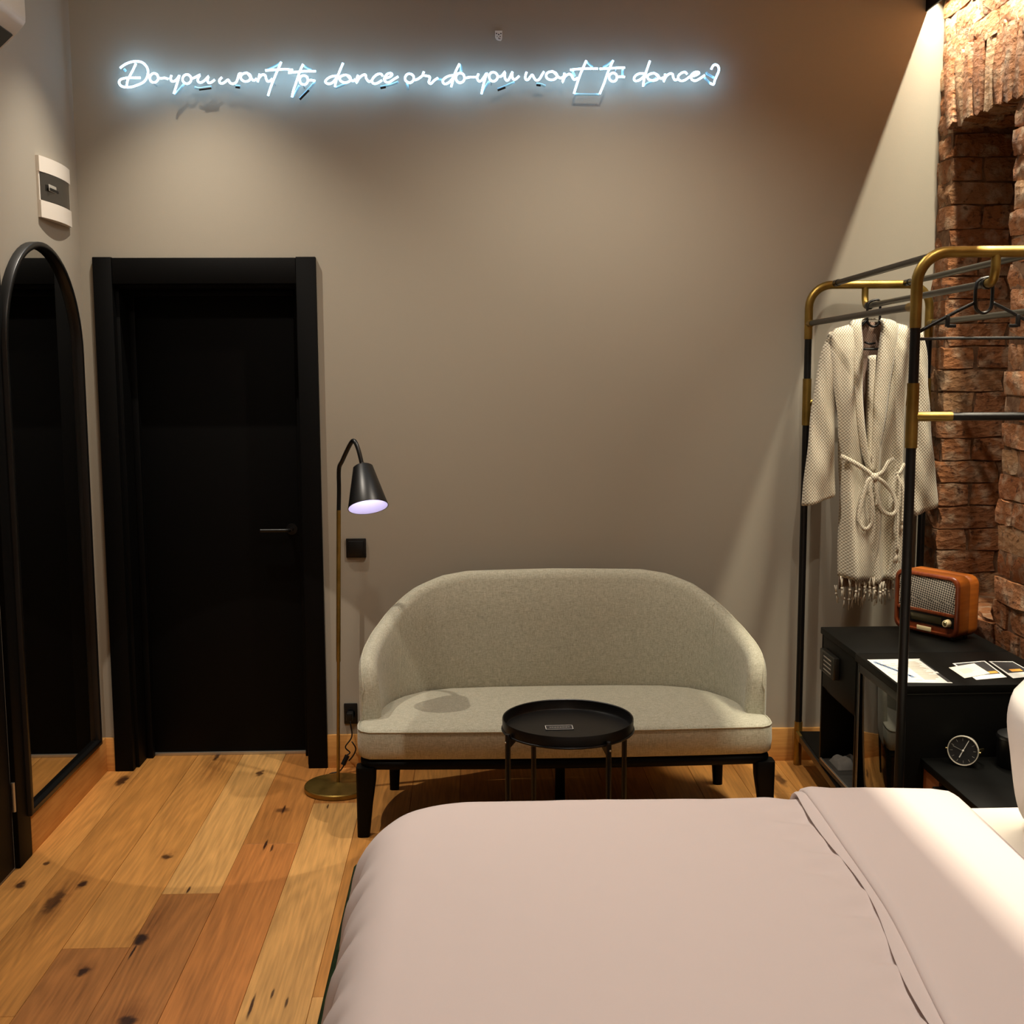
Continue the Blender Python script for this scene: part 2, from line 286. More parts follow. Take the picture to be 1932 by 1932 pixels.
# ---------------------------------------------------------------- mesh helpers
class MB:
    """collects shapes and links them as ONE mesh object"""
    def __init__(s): s.v = []; s.f = []; s.mi = []; s.cur = 0
    def add(s, vs, fs, T=None):
        b = len(s.v)
        s.v += [tuple(T @ Vector(p)) if T is not None else tuple(p) for p in vs]
        s.f += [tuple(i+b for i in f) for f in fs]; s.mi += [s.cur]*len(fs)
        return s
    def bm(s, bm, T=None):
        bm.verts.index_update()
        r = s.add([v.co.copy() for v in bm.verts], [[v.index for v in f.verts] for f in bm.faces], T); bm.free(); return r
    def box(s, x0, x1, y0, y1, z0, z1, bev=0.0, seg=2, T=None):
        bm = bmesh.new(); bmesh.ops.create_cube(bm, size=1)
        for v in bm.verts:
            v.co = Vector((x0+(v.co.x+.5)*(x1-x0), y0+(v.co.y+.5)*(y1-y0), z0+(v.co.z+.5)*(z1-z0)))
        if bev: bmesh.ops.bevel(bm, geom=list(bm.edges), offset=bev, segments=seg, affect='EDGES', profile=0.5)
        return s.bm(bm, T)
    def loft(s, rings, closed=True, cap=True, T=None):
        n = len(rings[0]); vs = [p for r in rings for p in r]; fs = []
        for i in range(len(rings)-1):
            for j in range(n if closed else n-1):
                k = (j+1) % n
                fs.append((i*n+j, i*n+k, (i+1)*n+k, (i+1)*n+j))
        if cap and closed:
            fs.append(tuple(range(n-1, -1, -1))); fs.append(tuple((len(rings)-1)*n+j for j in range(n)))
        return s.add(vs, fs, T)
    def tube(s, pts, r, n=10, cap=True, closed=False, T=None, flat=None):
        """sweep a circle (or an ellipse flat=(a,b)) along pts"""
        P = [Vector(p) for p in pts]; m = len(P); rings = []
        up = None
        for i in range(m):
            if closed: t = (P[(i+1) % m]-P[i-1]).normalized()
            else: t = (P[min(i+1, m-1)]-P[max(i-1, 0)]).normalized()
            if up is None:
                a = Vector((0, 0, 1)) if abs(t.z) < .9 else Vector((0, 1, 0))
                up = (a - t*a.dot(t)).normalized()
            else: up = (up - t*up.dot(t)).normalized()
            sd = t.cross(up)
            rr = r[i] if isinstance(r, (list, tuple)) else r
            fa, fb = flat or (1, 1)
            rings.append([P[i] + up*(rr*fa*math.cos(2*PI*j/n)) + sd*(rr*fb*math.sin(2*PI*j/n)) for j in range(n)])
        if closed: rings.append(rings[0]); return s.loft(rings, True, False, T)
        return s.loft(rings, True, cap, T)
    def lathe(s, prof, n=32, T=None, cap=True):
        """profile of (radius, z) around the z axis"""
        return s.loft([[(r*math.cos(2*PI*j/n), r*math.sin(2*PI*j/n), z) for j in range(n)] for r, z in prof], True, cap, T)
    def grid(s, fn, nu, nv, T=None):
        vs = [fn(i/nu, j/nv) for j in range(nv+1) for i in range(nu+1)]
        fs = [(j*(nu+1)+i, j*(nu+1)+i+1, (j+1)*(nu+1)+i+1, (j+1)*(nu+1)+i) for j in range(nv) for i in range(nu)]
        return s.add(vs, fs, T)
    def prism(s, poly, a, b, axis='z', T=None):
        def P(p, h): return {'z': (p[0], p[1], h), 'y': (p[0], h, p[1]), 'x': (h, p[0], p[1])}[axis]
        return s.loft([[P(p, a) for p in poly], [P(p, b) for p in poly]], True, True, T)
    def mesh(s, name, mats, angle=40, fix=True):
        me = bpy.data.meshes.new(name); me.from_pydata(s.v, [], s.f)
        if not isinstance(mats, (list, tuple)): mats = [mats]
        for m in mats: me.materials.append(m)
        if len(mats) > 1: me.polygons.foreach_set('material_index', s.mi)
        if fix:
            bm = bmesh.new(); bm.from_mesh(me); bmesh.ops.recalc_face_normals(bm, faces=bm.faces); bm.to_mesh(me); bm.free()
        me.shade_smooth() if angle else None
        if angle and angle < 180: me.set_sharp_from_angle(angle=math.radians(angle))
        return me
    def build(s, name, mats, parent=None, label=None, kind=None, angle=40, mods=None, fix=True):
        o = bpy.data.objects.new(name, s.mesh(name, mats, angle, fix)); C.objects.link(o)
        if parent is not None: o.parent = parent
        if label: o['label'] = label
        if kind: o['kind'] = kind
        return o

def thing(name, label, cat, loc=(0, 0, 0), rz=0.0, group=None):
    o = bpy.data.objects.new(name, None); C.objects.link(o); o.empty_display_size = 0.1
    o.location = loc; o.rotation_euler = (0, 0, rz); o['label'] = label; o['category'] = cat
    if group: o['group'] = group
    return o
def tag(o, label, cat, group=None):
    o['label'] = label; o['category'] = cat
    if group: o['group'] = group
    return o
def solid(o, th, off=-1.0):
    m = o.modifiers.new('thickness', 'SOLIDIFY'); m.thickness = th; m.offset = off; return o
def subsurf(o, n=1):
    m = o.modifiers.new('smooth', 'SUBSURF'); m.levels = n; m.render_levels = n; return o
def smooth_path(pts, k=6, closed=False):
    """Catmull-Rom through pts"""
    P = [Vector(p) for p in pts]; n = len(P); out = []
    rng = range(n if closed else n-1)
    for i in rng:
        p0 = P[(i-1) % n] if closed or i > 0 else P[0]*2-P[1]
        p1 = P[i]; p2 = P[(i+1) % n]
        p3 = P[(i+2) % n] if closed or i+2 < n else P[-1]*2-P[-2]
        for j in range(k):
            t = j/k
            out.append(0.5*((2*p1)+(p2-p0)*t+(2*p0-5*p1+4*p2-p3)*t*t+(3*p1-p0-3*p2+p3)*t**3))
    if not closed: out.append(P[-1])
    return out
def lerp(a, b, t): return a+(b-a)*t
def pl(tab, x):
    """piecewise linear table"""
    if x <= tab[0][0]: return tab[0][1]
    for (a, p), (b, q) in zip(tab, tab[1:]):
        if x <= b: return p+(q-p)*(x-a)/(b-a)
    return tab[-1][1]
def sstep(a, b, x):
    t = max(0, min(1, (x-a)/(b-a))); return t*t*(3-2*t)
def arc(cx, cy, r, a0, a1, n): return [(cx+r*math.cos(a0+(a1-a0)*i/n), cy+r*math.sin(a0+(a1-a0)*i/n)) for i in range(n+1)]
def rrect(x0, x1, y0, y1, r, n=5):
    p = []
    for cx, cy, a in ((x1-r, y0+r, -PI/2), (x1-r, y1-r, 0), (x0+r, y1-r, PI/2), (x0+r, y0+r, PI)): p += arc(cx, cy, r, a, a+PI/2, n)
    return p

# ================================================================ the room
XL, XR, YB, YF = -1.542, 1.883, 4.85, -1.3
# ---- floor of oak boards
fb = MB().box(XL-.25, 2.3, YF-.2, 5.3, -.06, -.018).build('floor', M['mortar'], kind='structure', angle=0)
TINT = {'a': (212, 150, 78), 'b': (202, 140, 70), 'c': (192, 128, 64), 'd': (224, 170, 100), 'e': (178, 118, 62), 'f': (202, 132, 68)}
EDGE = [-1.542, -1.391, -1.195, -1.0, -.816, -.618, -.436, -.246, -.056, .134, .324, .514, .704, .894, 1.084, 1.274, 1.464, 1.654, 1.90]
JOINT = [3.30, 2.936, 3.297, 3.647, 4.039, 4.423, 3.0, 3.4, 4.2, 2.9, 3.6, 4.3, 3.1, 3.8, 4.45, 3.3, 4.0, 4.5]
TONES = ['ab', 'bb', 'ae', 'de', 'cf', 'cd', 'bd', 'ab', 'cb', 'ba', 'ab', 'ca', 'bf', 'ab', 'aa', 'bc', 'ca', 'ba']
pm = {}
for c in range(len(EDGE)-1):
    x0, x1 = EDGE[c], EDGE[c+1]; j = JOINT[c]
    ys = [5.06, j, j-1.9, j-3.8, YF]
    ys = [y for y in ys if y > YF]+[YF]
    for i in range(len(ys)-1):
        y1, y0 = ys[i], ys[i+1]
        if y1-y0 < .02: continue
        L_ = y1-y0
        key = (round(x1-x0, 3), round(L_, 3))
        if key not in pm:
            pm[key] = MB().box(-(x1-x0)/2+.0006, (x1-x0)/2-.0006, -L_/2+.0006, L_/2-.0006, -.016, 0, .0009, 1).mesh('plank', M['floor'], 30)
        o = bpy.data.objects.new('plank', pm[key]); C.objects.link(o); o.parent = fb
        o.location = ((x0+x1)/2, (y0+y1)/2, random.uniform(-.0004, 0))
        t = TONES[c][0] if i == 0 else (TONES[c][1] if i == 1 else random.choice('abcdf'))
        o.color = (*lin(TINT[t]), 1)

# ---- painted walls and ceiling
wb = MB()
wb.box(XL-.2, -1.45, YB, YB+.2, 0, CEIL); wb.box(-1.45, -.655, YB, YB+.2, 2.04, CEIL); wb.box(-.655, 2.3, YB, YB+.2, 0, CEIL)
wb.build('wall_back', M['paint'], kind='structure', angle=0)
MB().box(XL-.2, XL, YF, YB, 0, CEIL).build('wall_left', M['paint'], kind='structure', angle=0)
MB().box(XL-.2, 2.3, YF-.2, YF, 0, CEIL).build('wall_front', M['ceiling'], kind='structure', angle=0)
MB().box(XL-.2, 2.3, YF-.2, YB+.2, CEIL, CEIL+.1).build('ceiling', M['ceiling'], kind='structure', angle=0)
# slot that hides the linear light along the brick wall
MB().box(1.814, 1.822, 1.40, YB-.001, 3.055, CEIL-.001, .001, 1).build('trim_1', M['black_wood'], kind='structure')

# ---- oak baseboards
BBH = .141
b = MB().box(XL+.001, -1.494, YB-.016, YB-.0005, 0, BBH, .002).build('baseboard_back', M['oak_trim'], kind='structure')
MB().box(-.612, XR-.02, YB-.016, YB-.0005, 0, BBH, .002).build('baseboard', M['oak_trim'], parent=b)
MB().box(XL+.0005, XL+.016, 3.985, YB-.017, 0, BBH+.004, .002).build('baseboard_left', M['oak_trim'], kind='structure')

# ---- black door in the back wall
def struct_empty(name):
    o = bpy.data.objects.new(name, None); C.objects.link(o); o['kind'] = 'structure'; return o
d1 = struct_empty('door_1')
MB().box(-1.40, -.64, 5.03, 5.07, .014, 2.02, .002).build('door_leaf', M['door_black'], d1)
MB().box(-1.4915, -1.417, 4.828, 4.875, 0, 2.103, .003).build('casing_post', M['door_black'], d1)
MB().box(-.692, -.613, 4.828, 4.875, 0, 2.103, .003).build('casing_post', M['door_black'], d1)
MB().box(-1.4165, -.6925, 4.831, 4.875, 1.998, 2.100, .003).build('casing_header', M['door_black'], d1)
MB().box(-1.449, -1.405, 4.876, 5.05, 0, 2.03, .002).build('jamb_board', M['door_black'], d1)
MB().box(-.70, -.656, 4.876, 5.05, 0, 2.03, .002).build('jamb_board', M['door_black'], d1)
MB().box(-1.404, -.701, 4.876, 5.05, 1.985, 2.03, .002).build('jamb_board', M['door_black'], d1)
MB().box(-1.404, -1.378, 4.99, 5.028, 0, 1.984, .002).build('door_stop', M['door_black'], d1)
MB().box(-.726, -.701, 4.99, 5.028, 0, 1.984, .002).build('door_stop', M['door_black'], d1)
MB().box(-1.377, -.727, 4.99, 5.028, 1.96, 1.984, .002).build('door_stop', M['door_black'], d1)
MB().box(-1.40, -.70, 5.022, 5.036, .0, .0135, .001).build('threshold_strip', M['steel'], d1, label='thin silver threshold strip')
h = MB().tube([(-.765, 5.03, .985), (-.765, 4.985, .985)], .009, 12)
h.tube(smooth_path([(-.765, 4.99, .985), (-.79, 4.982, .985), (-.89, 4.982, .985)], 4), .008, 12)
hd = h.build('door_handle', M['black_metal'], d1)
MB().lathe([(.001, 0), (.024, 0), (.024, .006), (.001, .008)], 24, T=Matrix.Translation((-.765, 5.03, .985)) @ Matrix.Rotation(PI/2, 4, 'X')).build('rosette', M['black_metal'], hd)

# ---- second black door, in the left wall
d2 = struct_empty('door_2')
MB().box(XL-.02, XL+.018, 3.865, 3.978, 0, 2.10, .003).build('casing_post', M['door_black'], d2)
MB().box(XL-.02, XL+.018, 2.86, 2.975, 0, 2.10, .003).build('casing_post', M['door_black'], d2)
MB().box(XL-.02, XL+.016, 2.976, 3.864, 1.99, 2.098, .003).build('casing_header', M['door_black'], d2)
MB().box(XL-.02, XL+.004, 2.985, 3.855, .008, 1.985, .002).build('door_leaf', M['door_black'], d2)
hn = MB().tube([(XL+.010, 3.861, .20), (XL+.010, 3.861, .30)], .006, 12)
hn.build('hinge', M['steel'], d2, label='satin steel hinge barrel')

# ---- brick wall with its recessed niche
ZN0, ZN1, YN0, YN1, XN = .745, 2.565, 4.16, 4.705, 2.19      # niche sill, lintel, near and far edge, depth
XM = XR+.009
wr = MB()
wr.box(XM, 2.3, YN1+.010, YB, 0, CEIL); wr.box(XM, 2.3, YF, YN0-.010, 0, CEIL)
wr.box(XM, 2.3, YN0-.010, YN1+.010, 0, ZN0-.02); wr.box(XM, 2.3, YN0-.010, YN1+.010, ZN1+.03, CEIL)
wr.box(XN+.01, 2.3, YN0-.010, YN1+.010, ZN0-.02, ZN1+.03)
wrt = wr.build('wall_right', M['mortar'], kind='structure', angle=0)
def brick_mesh(seed):
    rnd = random.Random(seed); bm = bmesh.new()
    nx, ny, nz = 2, 4, 2; V = {}
    def key(i, j, k): return (i, j, k)
    def vert(i, j, k):
        if key(i, j, k) in V: return V[key(i, j, k)]
        p = [i/nx-.5, j/ny-.5, k/nz-.5]
        e = [i in (0, nx), j in (0, ny), k in (0, nz)]
        if sum(e) == 3: p = [p[0]*.92, p[1]*.975, p[2]*.91]
        elif sum(e) == 2:
            for a in range(3):
                if e[a]: p[a] *= (.97, .993, .955)[a]
        p = [p[0]+rnd.uniform(-.055, .055), p[1]+rnd.uniform(-.014, .014), p[2]+rnd.uniform(-.04, .04)]
        V[key(i, j, k)] = bm.verts.new(p); return V[key(i, j, k)]
    for i in range(nx):
        for j in range(ny):
            for k in (0, nz): bm.faces.new([vert(*q) for q in ((i, j, k), (i+1, j, k), (i+1, j+1, k), (i, j+1, k))])
    for i in range(nx):
        for k in range(nz):
            for j in (0, ny): bm.faces.new([vert(*q) for q in ((i, j, k), (i+1, j, k), (i+1, j, k+1), (i, j, k+1))])
    for j in range(ny):
        for k in range(nz):
            for i in (0, nx): bm.faces.new([vert(*q) for q in ((i, j, k), (i, j+1, k), (i, j+1, k+1), (i, j, k+1))])
    return MB().bm(bm).mesh('brick', M['brick'], 32)
BM_ = [brick_mesh(i) for i in range(10)]
rb = random.Random(5)
def brick(cx, cy, cz, lx, ly, lz, rot=0.0, rotx=0.0):
    o = bpy.data.objects.new('brick', rb.choice(BM_)); C.objects.link(o); o.parent = wrt
    o.location = (cx, cy, cz); o.scale = (lx, ly, lz)
    o.rotation_euler = (rotx+rb.uniform(-.02, .02), rb.uniform(-.02, .02), rot+rb.uniform(-.025, .025))
CH = .0915; ncourse = int(CEIL/CH)+1
extra = MB()
def brick_far(cx, cy, cz, lx, ly, lz):
    bmv = rb.choice(BM_); T = Matrix.Translation((cx, cy, cz)) @ Matrix.Diagonal((lx, ly, lz, 1))
    extra.add([v.co.copy() for v in bmv.vertices], [tuple(p.vertices) for p in bmv.polygons], T)
for r in range(ncourse):
    z0 = r*CH; zc = z0+CH/2; hz = .0895*rb.uniform(.96, 1.04)
    if zc > CEIL-.02: break
    jig = rb.uniform(-.006, .008)
    innich = ZN0 < zc < ZN1+.02
    above = zc > ZN1+.30
    if innich or (zc >= ZN1 and not above):
        # far jamb: corner brick and the one behind it, faces towards the camera and towards the room
        a = .25 if r % 2 else .125
        brick(XR+a/2+jig*.5, 4.778, zc, a, .145, hz)
        if innich:
            bl = XN-(XR+a)-.008
            brick(XR+a+.008+bl/2, 4.778+rb.uniform(-.004, .006), zc, bl, .145, hz)
        y = YN0+rb.uniform(-.012, .014)
        first = .25 if r % 2 else .12
    elif above or zc <= ZN0:
        y = YB-.004; first = .25 if r % 2 else .12
        if zc <= ZN0: y = YB-.004
    n = 0
    while y > -1.0:
        ly = first if n == 0 else (.25 if (r+n) % 5 else .12)
        lx = .125; dx = rb.uniform(-.004, .005)
        if y-ly > 2.95 or y > 3.2: brick(XR+lx/2+dx+jig*.4, y-ly/2, zc, lx, ly*.985, hz)
        elif y > 1.2: brick_far(XR+lx/2+dx, y-ly/2, zc, lx, ly*.985, hz)
        y -= ly+.005; n += 1
# soldier bricks of the flat arch, leaning as a fan, two rings deep in the soffit
ns = 8
for k in range(ns):
    t = (k+.5)/ns; y = lerp(YN1+.07, YN0-.07, t); lean = (t-.5)*.42
    brick(XR+.062+rb.uniform(-.008, .008), y, ZN1+.145+.012*math.sin(PI*t), .135, .078, .285, rotx=lean)
    brick(XR+.20, y, ZN1+.150, .13, .078, .27, rotx=lean)
extra.build('brick_courses', M['brick'], wrt, kind='stuff', angle=180)
# rough sill bricks of the niche
for k in range(3): brick(XR+.14, YN0+.10+k*.18, ZN0-.035, .25, .17, .06)

# ================================================================ things on the walls
# ---- air conditioner high on the left wall
t = thing('air_conditioner', 'cream wall air conditioner above the near door, dark louver below', 'air conditioner', (XL, 3.38, 2.56))
prof = [(0.001, .0), (.045, .006), (.085, .024), (.130, .058), (.175, .098), (.203, .126), (.212, .140), (.213, .155), (.213, .29), (.198, .315), (0.001, .315)]
m = MB(); rings = []
for y, k in ((-.42, .94), (-.412, 1), (.392, 1), (.40, .96)):
    rings.append([(p[0]*k if p[0] > .01 else p[0], y, .16+(p[1]-.16)*k) for p in prof])
m.loft(rings).build('body', M['ac_plastic'], t, angle=50)
lv = [(.060, .006), (.092, .0215), (.132, .0535), (.180, .0965), (.176, .104), (.128, .062), (.088, .030), (.058, .012)]
MB().prism(lv, -.36, .372, 'y').build('louver_opening', M['plastic_black'], t, label='dark louver opening')
MB().prism([(.150, .0695), (.182, .0985), (.184, .0955), (.152, .0655)], -.345, .235, 'y').build('vane', M['ac_plastic'], t)

# ---- breaker panel on the left wall
t = thing('breaker_panel', 'white breaker panel with a smoked window above the arched mirror', 'fuse box', (XL, 4.566, 2.205))
def bow(w_, x0, x1, n=10): return [(.0005, w_), (.0005, -w_)]+[(x0+(x1-x0)*(1-((2*k/n)-1)**2), -w_+2*w_*k/n) for k in range(n+1)]
MB().prism(bow(.164, .012, .027), 0, .060, 'z').build('lower_cover', M['white_plastic'], t)
MB().prism(bow(.164, .012, .027), .1605, .216, 'z').build('upper_cover', M['white_plastic'], t)
MB().prism(bow(.164, .008, .016), .0605, .160, 'z').build('case', M['white_plastic'], t)
MB().prism(bow(.156, .010, .028), .062, .1585, 'z').build('window', M['smoke_window'], t, label='smoked see-through window')
bk = MB()
bk.box(.0245, .0268, -.115, -.01, .098, .122, .001, 1)
bk.build('breaker_label', M['mark_grey'], t)
bk = MB()
for k in range(6): bk.box(.0265, .0285, -.110+k*.016, -.097+k*.016, .100, .111, .001, 1)
bk.build('breaker_row', M['plastic_black'], t)

# ---- arched mirror on the left wall
t = thing('arched_mirror', 'tall arched mirror in a thin black frame on the left wall', 'mirror', (XL, 4.345, .148))
hw, ht = .392, 1.962
def arch(hw, ht, z0, n=28): return [(-hw, z0)]+[(hw*math.cos(PI-PI*i/n), ht-hw+hw*math.sin(PI-PI*i/n)) for i in range(n+1)]+[(hw, z0)]
outer = arch(hw, ht, 0); inner = arch(hw-.022, ht-.022, .022)
m = MB(); n = len(outer)
rings = [[(x, p[0], p[1]) for p in q] for x, q in ((.001, outer), (.030, outer), (.033, arch(hw-.003, ht-.003, .003)), (.033, arch(hw-.019, ht-.019, .019)), (.030, inner), (.010, inner))]
m.loft(rings, True, False).build('frame', M['black_metal'], t, angle=50)
MB().prism(inner, .006, .012, 'x').build('mirror_glass', M['mirror'], t, angle=0)

# ---- black switch plate, black socket, small white bracket
t = thing('light_switch', 'square black light switch on the wall beside the floor lamp', 'light switch', (-.4765, YB, .888))
MB().box(-.041, .041, -.009, -.0005, 0, .080, .003).build('plate', M['plastic_black'], t)
MB().box(-.031, .031, -.013, -.007, .010, .070, .003).build('rocker', M['plastic_black'], t)
t = thing('wall_socket', 'black wall socket low behind the floor lamp pole', 'socket', (-.513, YB, .185))
MB().box(-.028, .028, -.009, -.0005, 0, .088, .003).build('plate', M['plastic_black'], t)
MB().lathe([(.021, 0), (.021, .004), (.019, .004), (.018, -.006)], 20, T=Matrix.Translation((0, -.009, .044)) @ Matrix.Rotation(PI/2, 4, 'X')).build('socket_cup', M['plastic_black'], t)
t = thing('wall_bracket', 'tiny white pierced bracket on the wall above the neon sign', 'bracket', (.1215, YB, 2.935))
pts = [(-.014, .038), (.014, .038), (.014, .012), (.012, .004), (.008, 0), (-.004, .002), (-.010, .006), (-.014, .014)]
MB().prism(pts, -.006, -.0005, 'y').build('plate', M['white_paint'], t, angle=0)
m = MB()
for (x, z, r) in ((-.0085, .027, .0026), (0, .0235, .0026), (.0085, .027, .0026), (.006, .016, .002), (-.006, .016, .0015)):
    m.lathe([(.0005, 0), (r, 0), (r, .0008), (.0005, .0008)], 10, T=Matrix.Translation((x, -.006, z)) @ Matrix.Rotation(PI/2, 4, 'X'))
m.box(-.001, .001, -.0068, -.006, .006, .013); m.box(-.001, .007, -.0068, -.006, .006, .008)
m.build('holes', M['plastic_black'], t, angle=0)

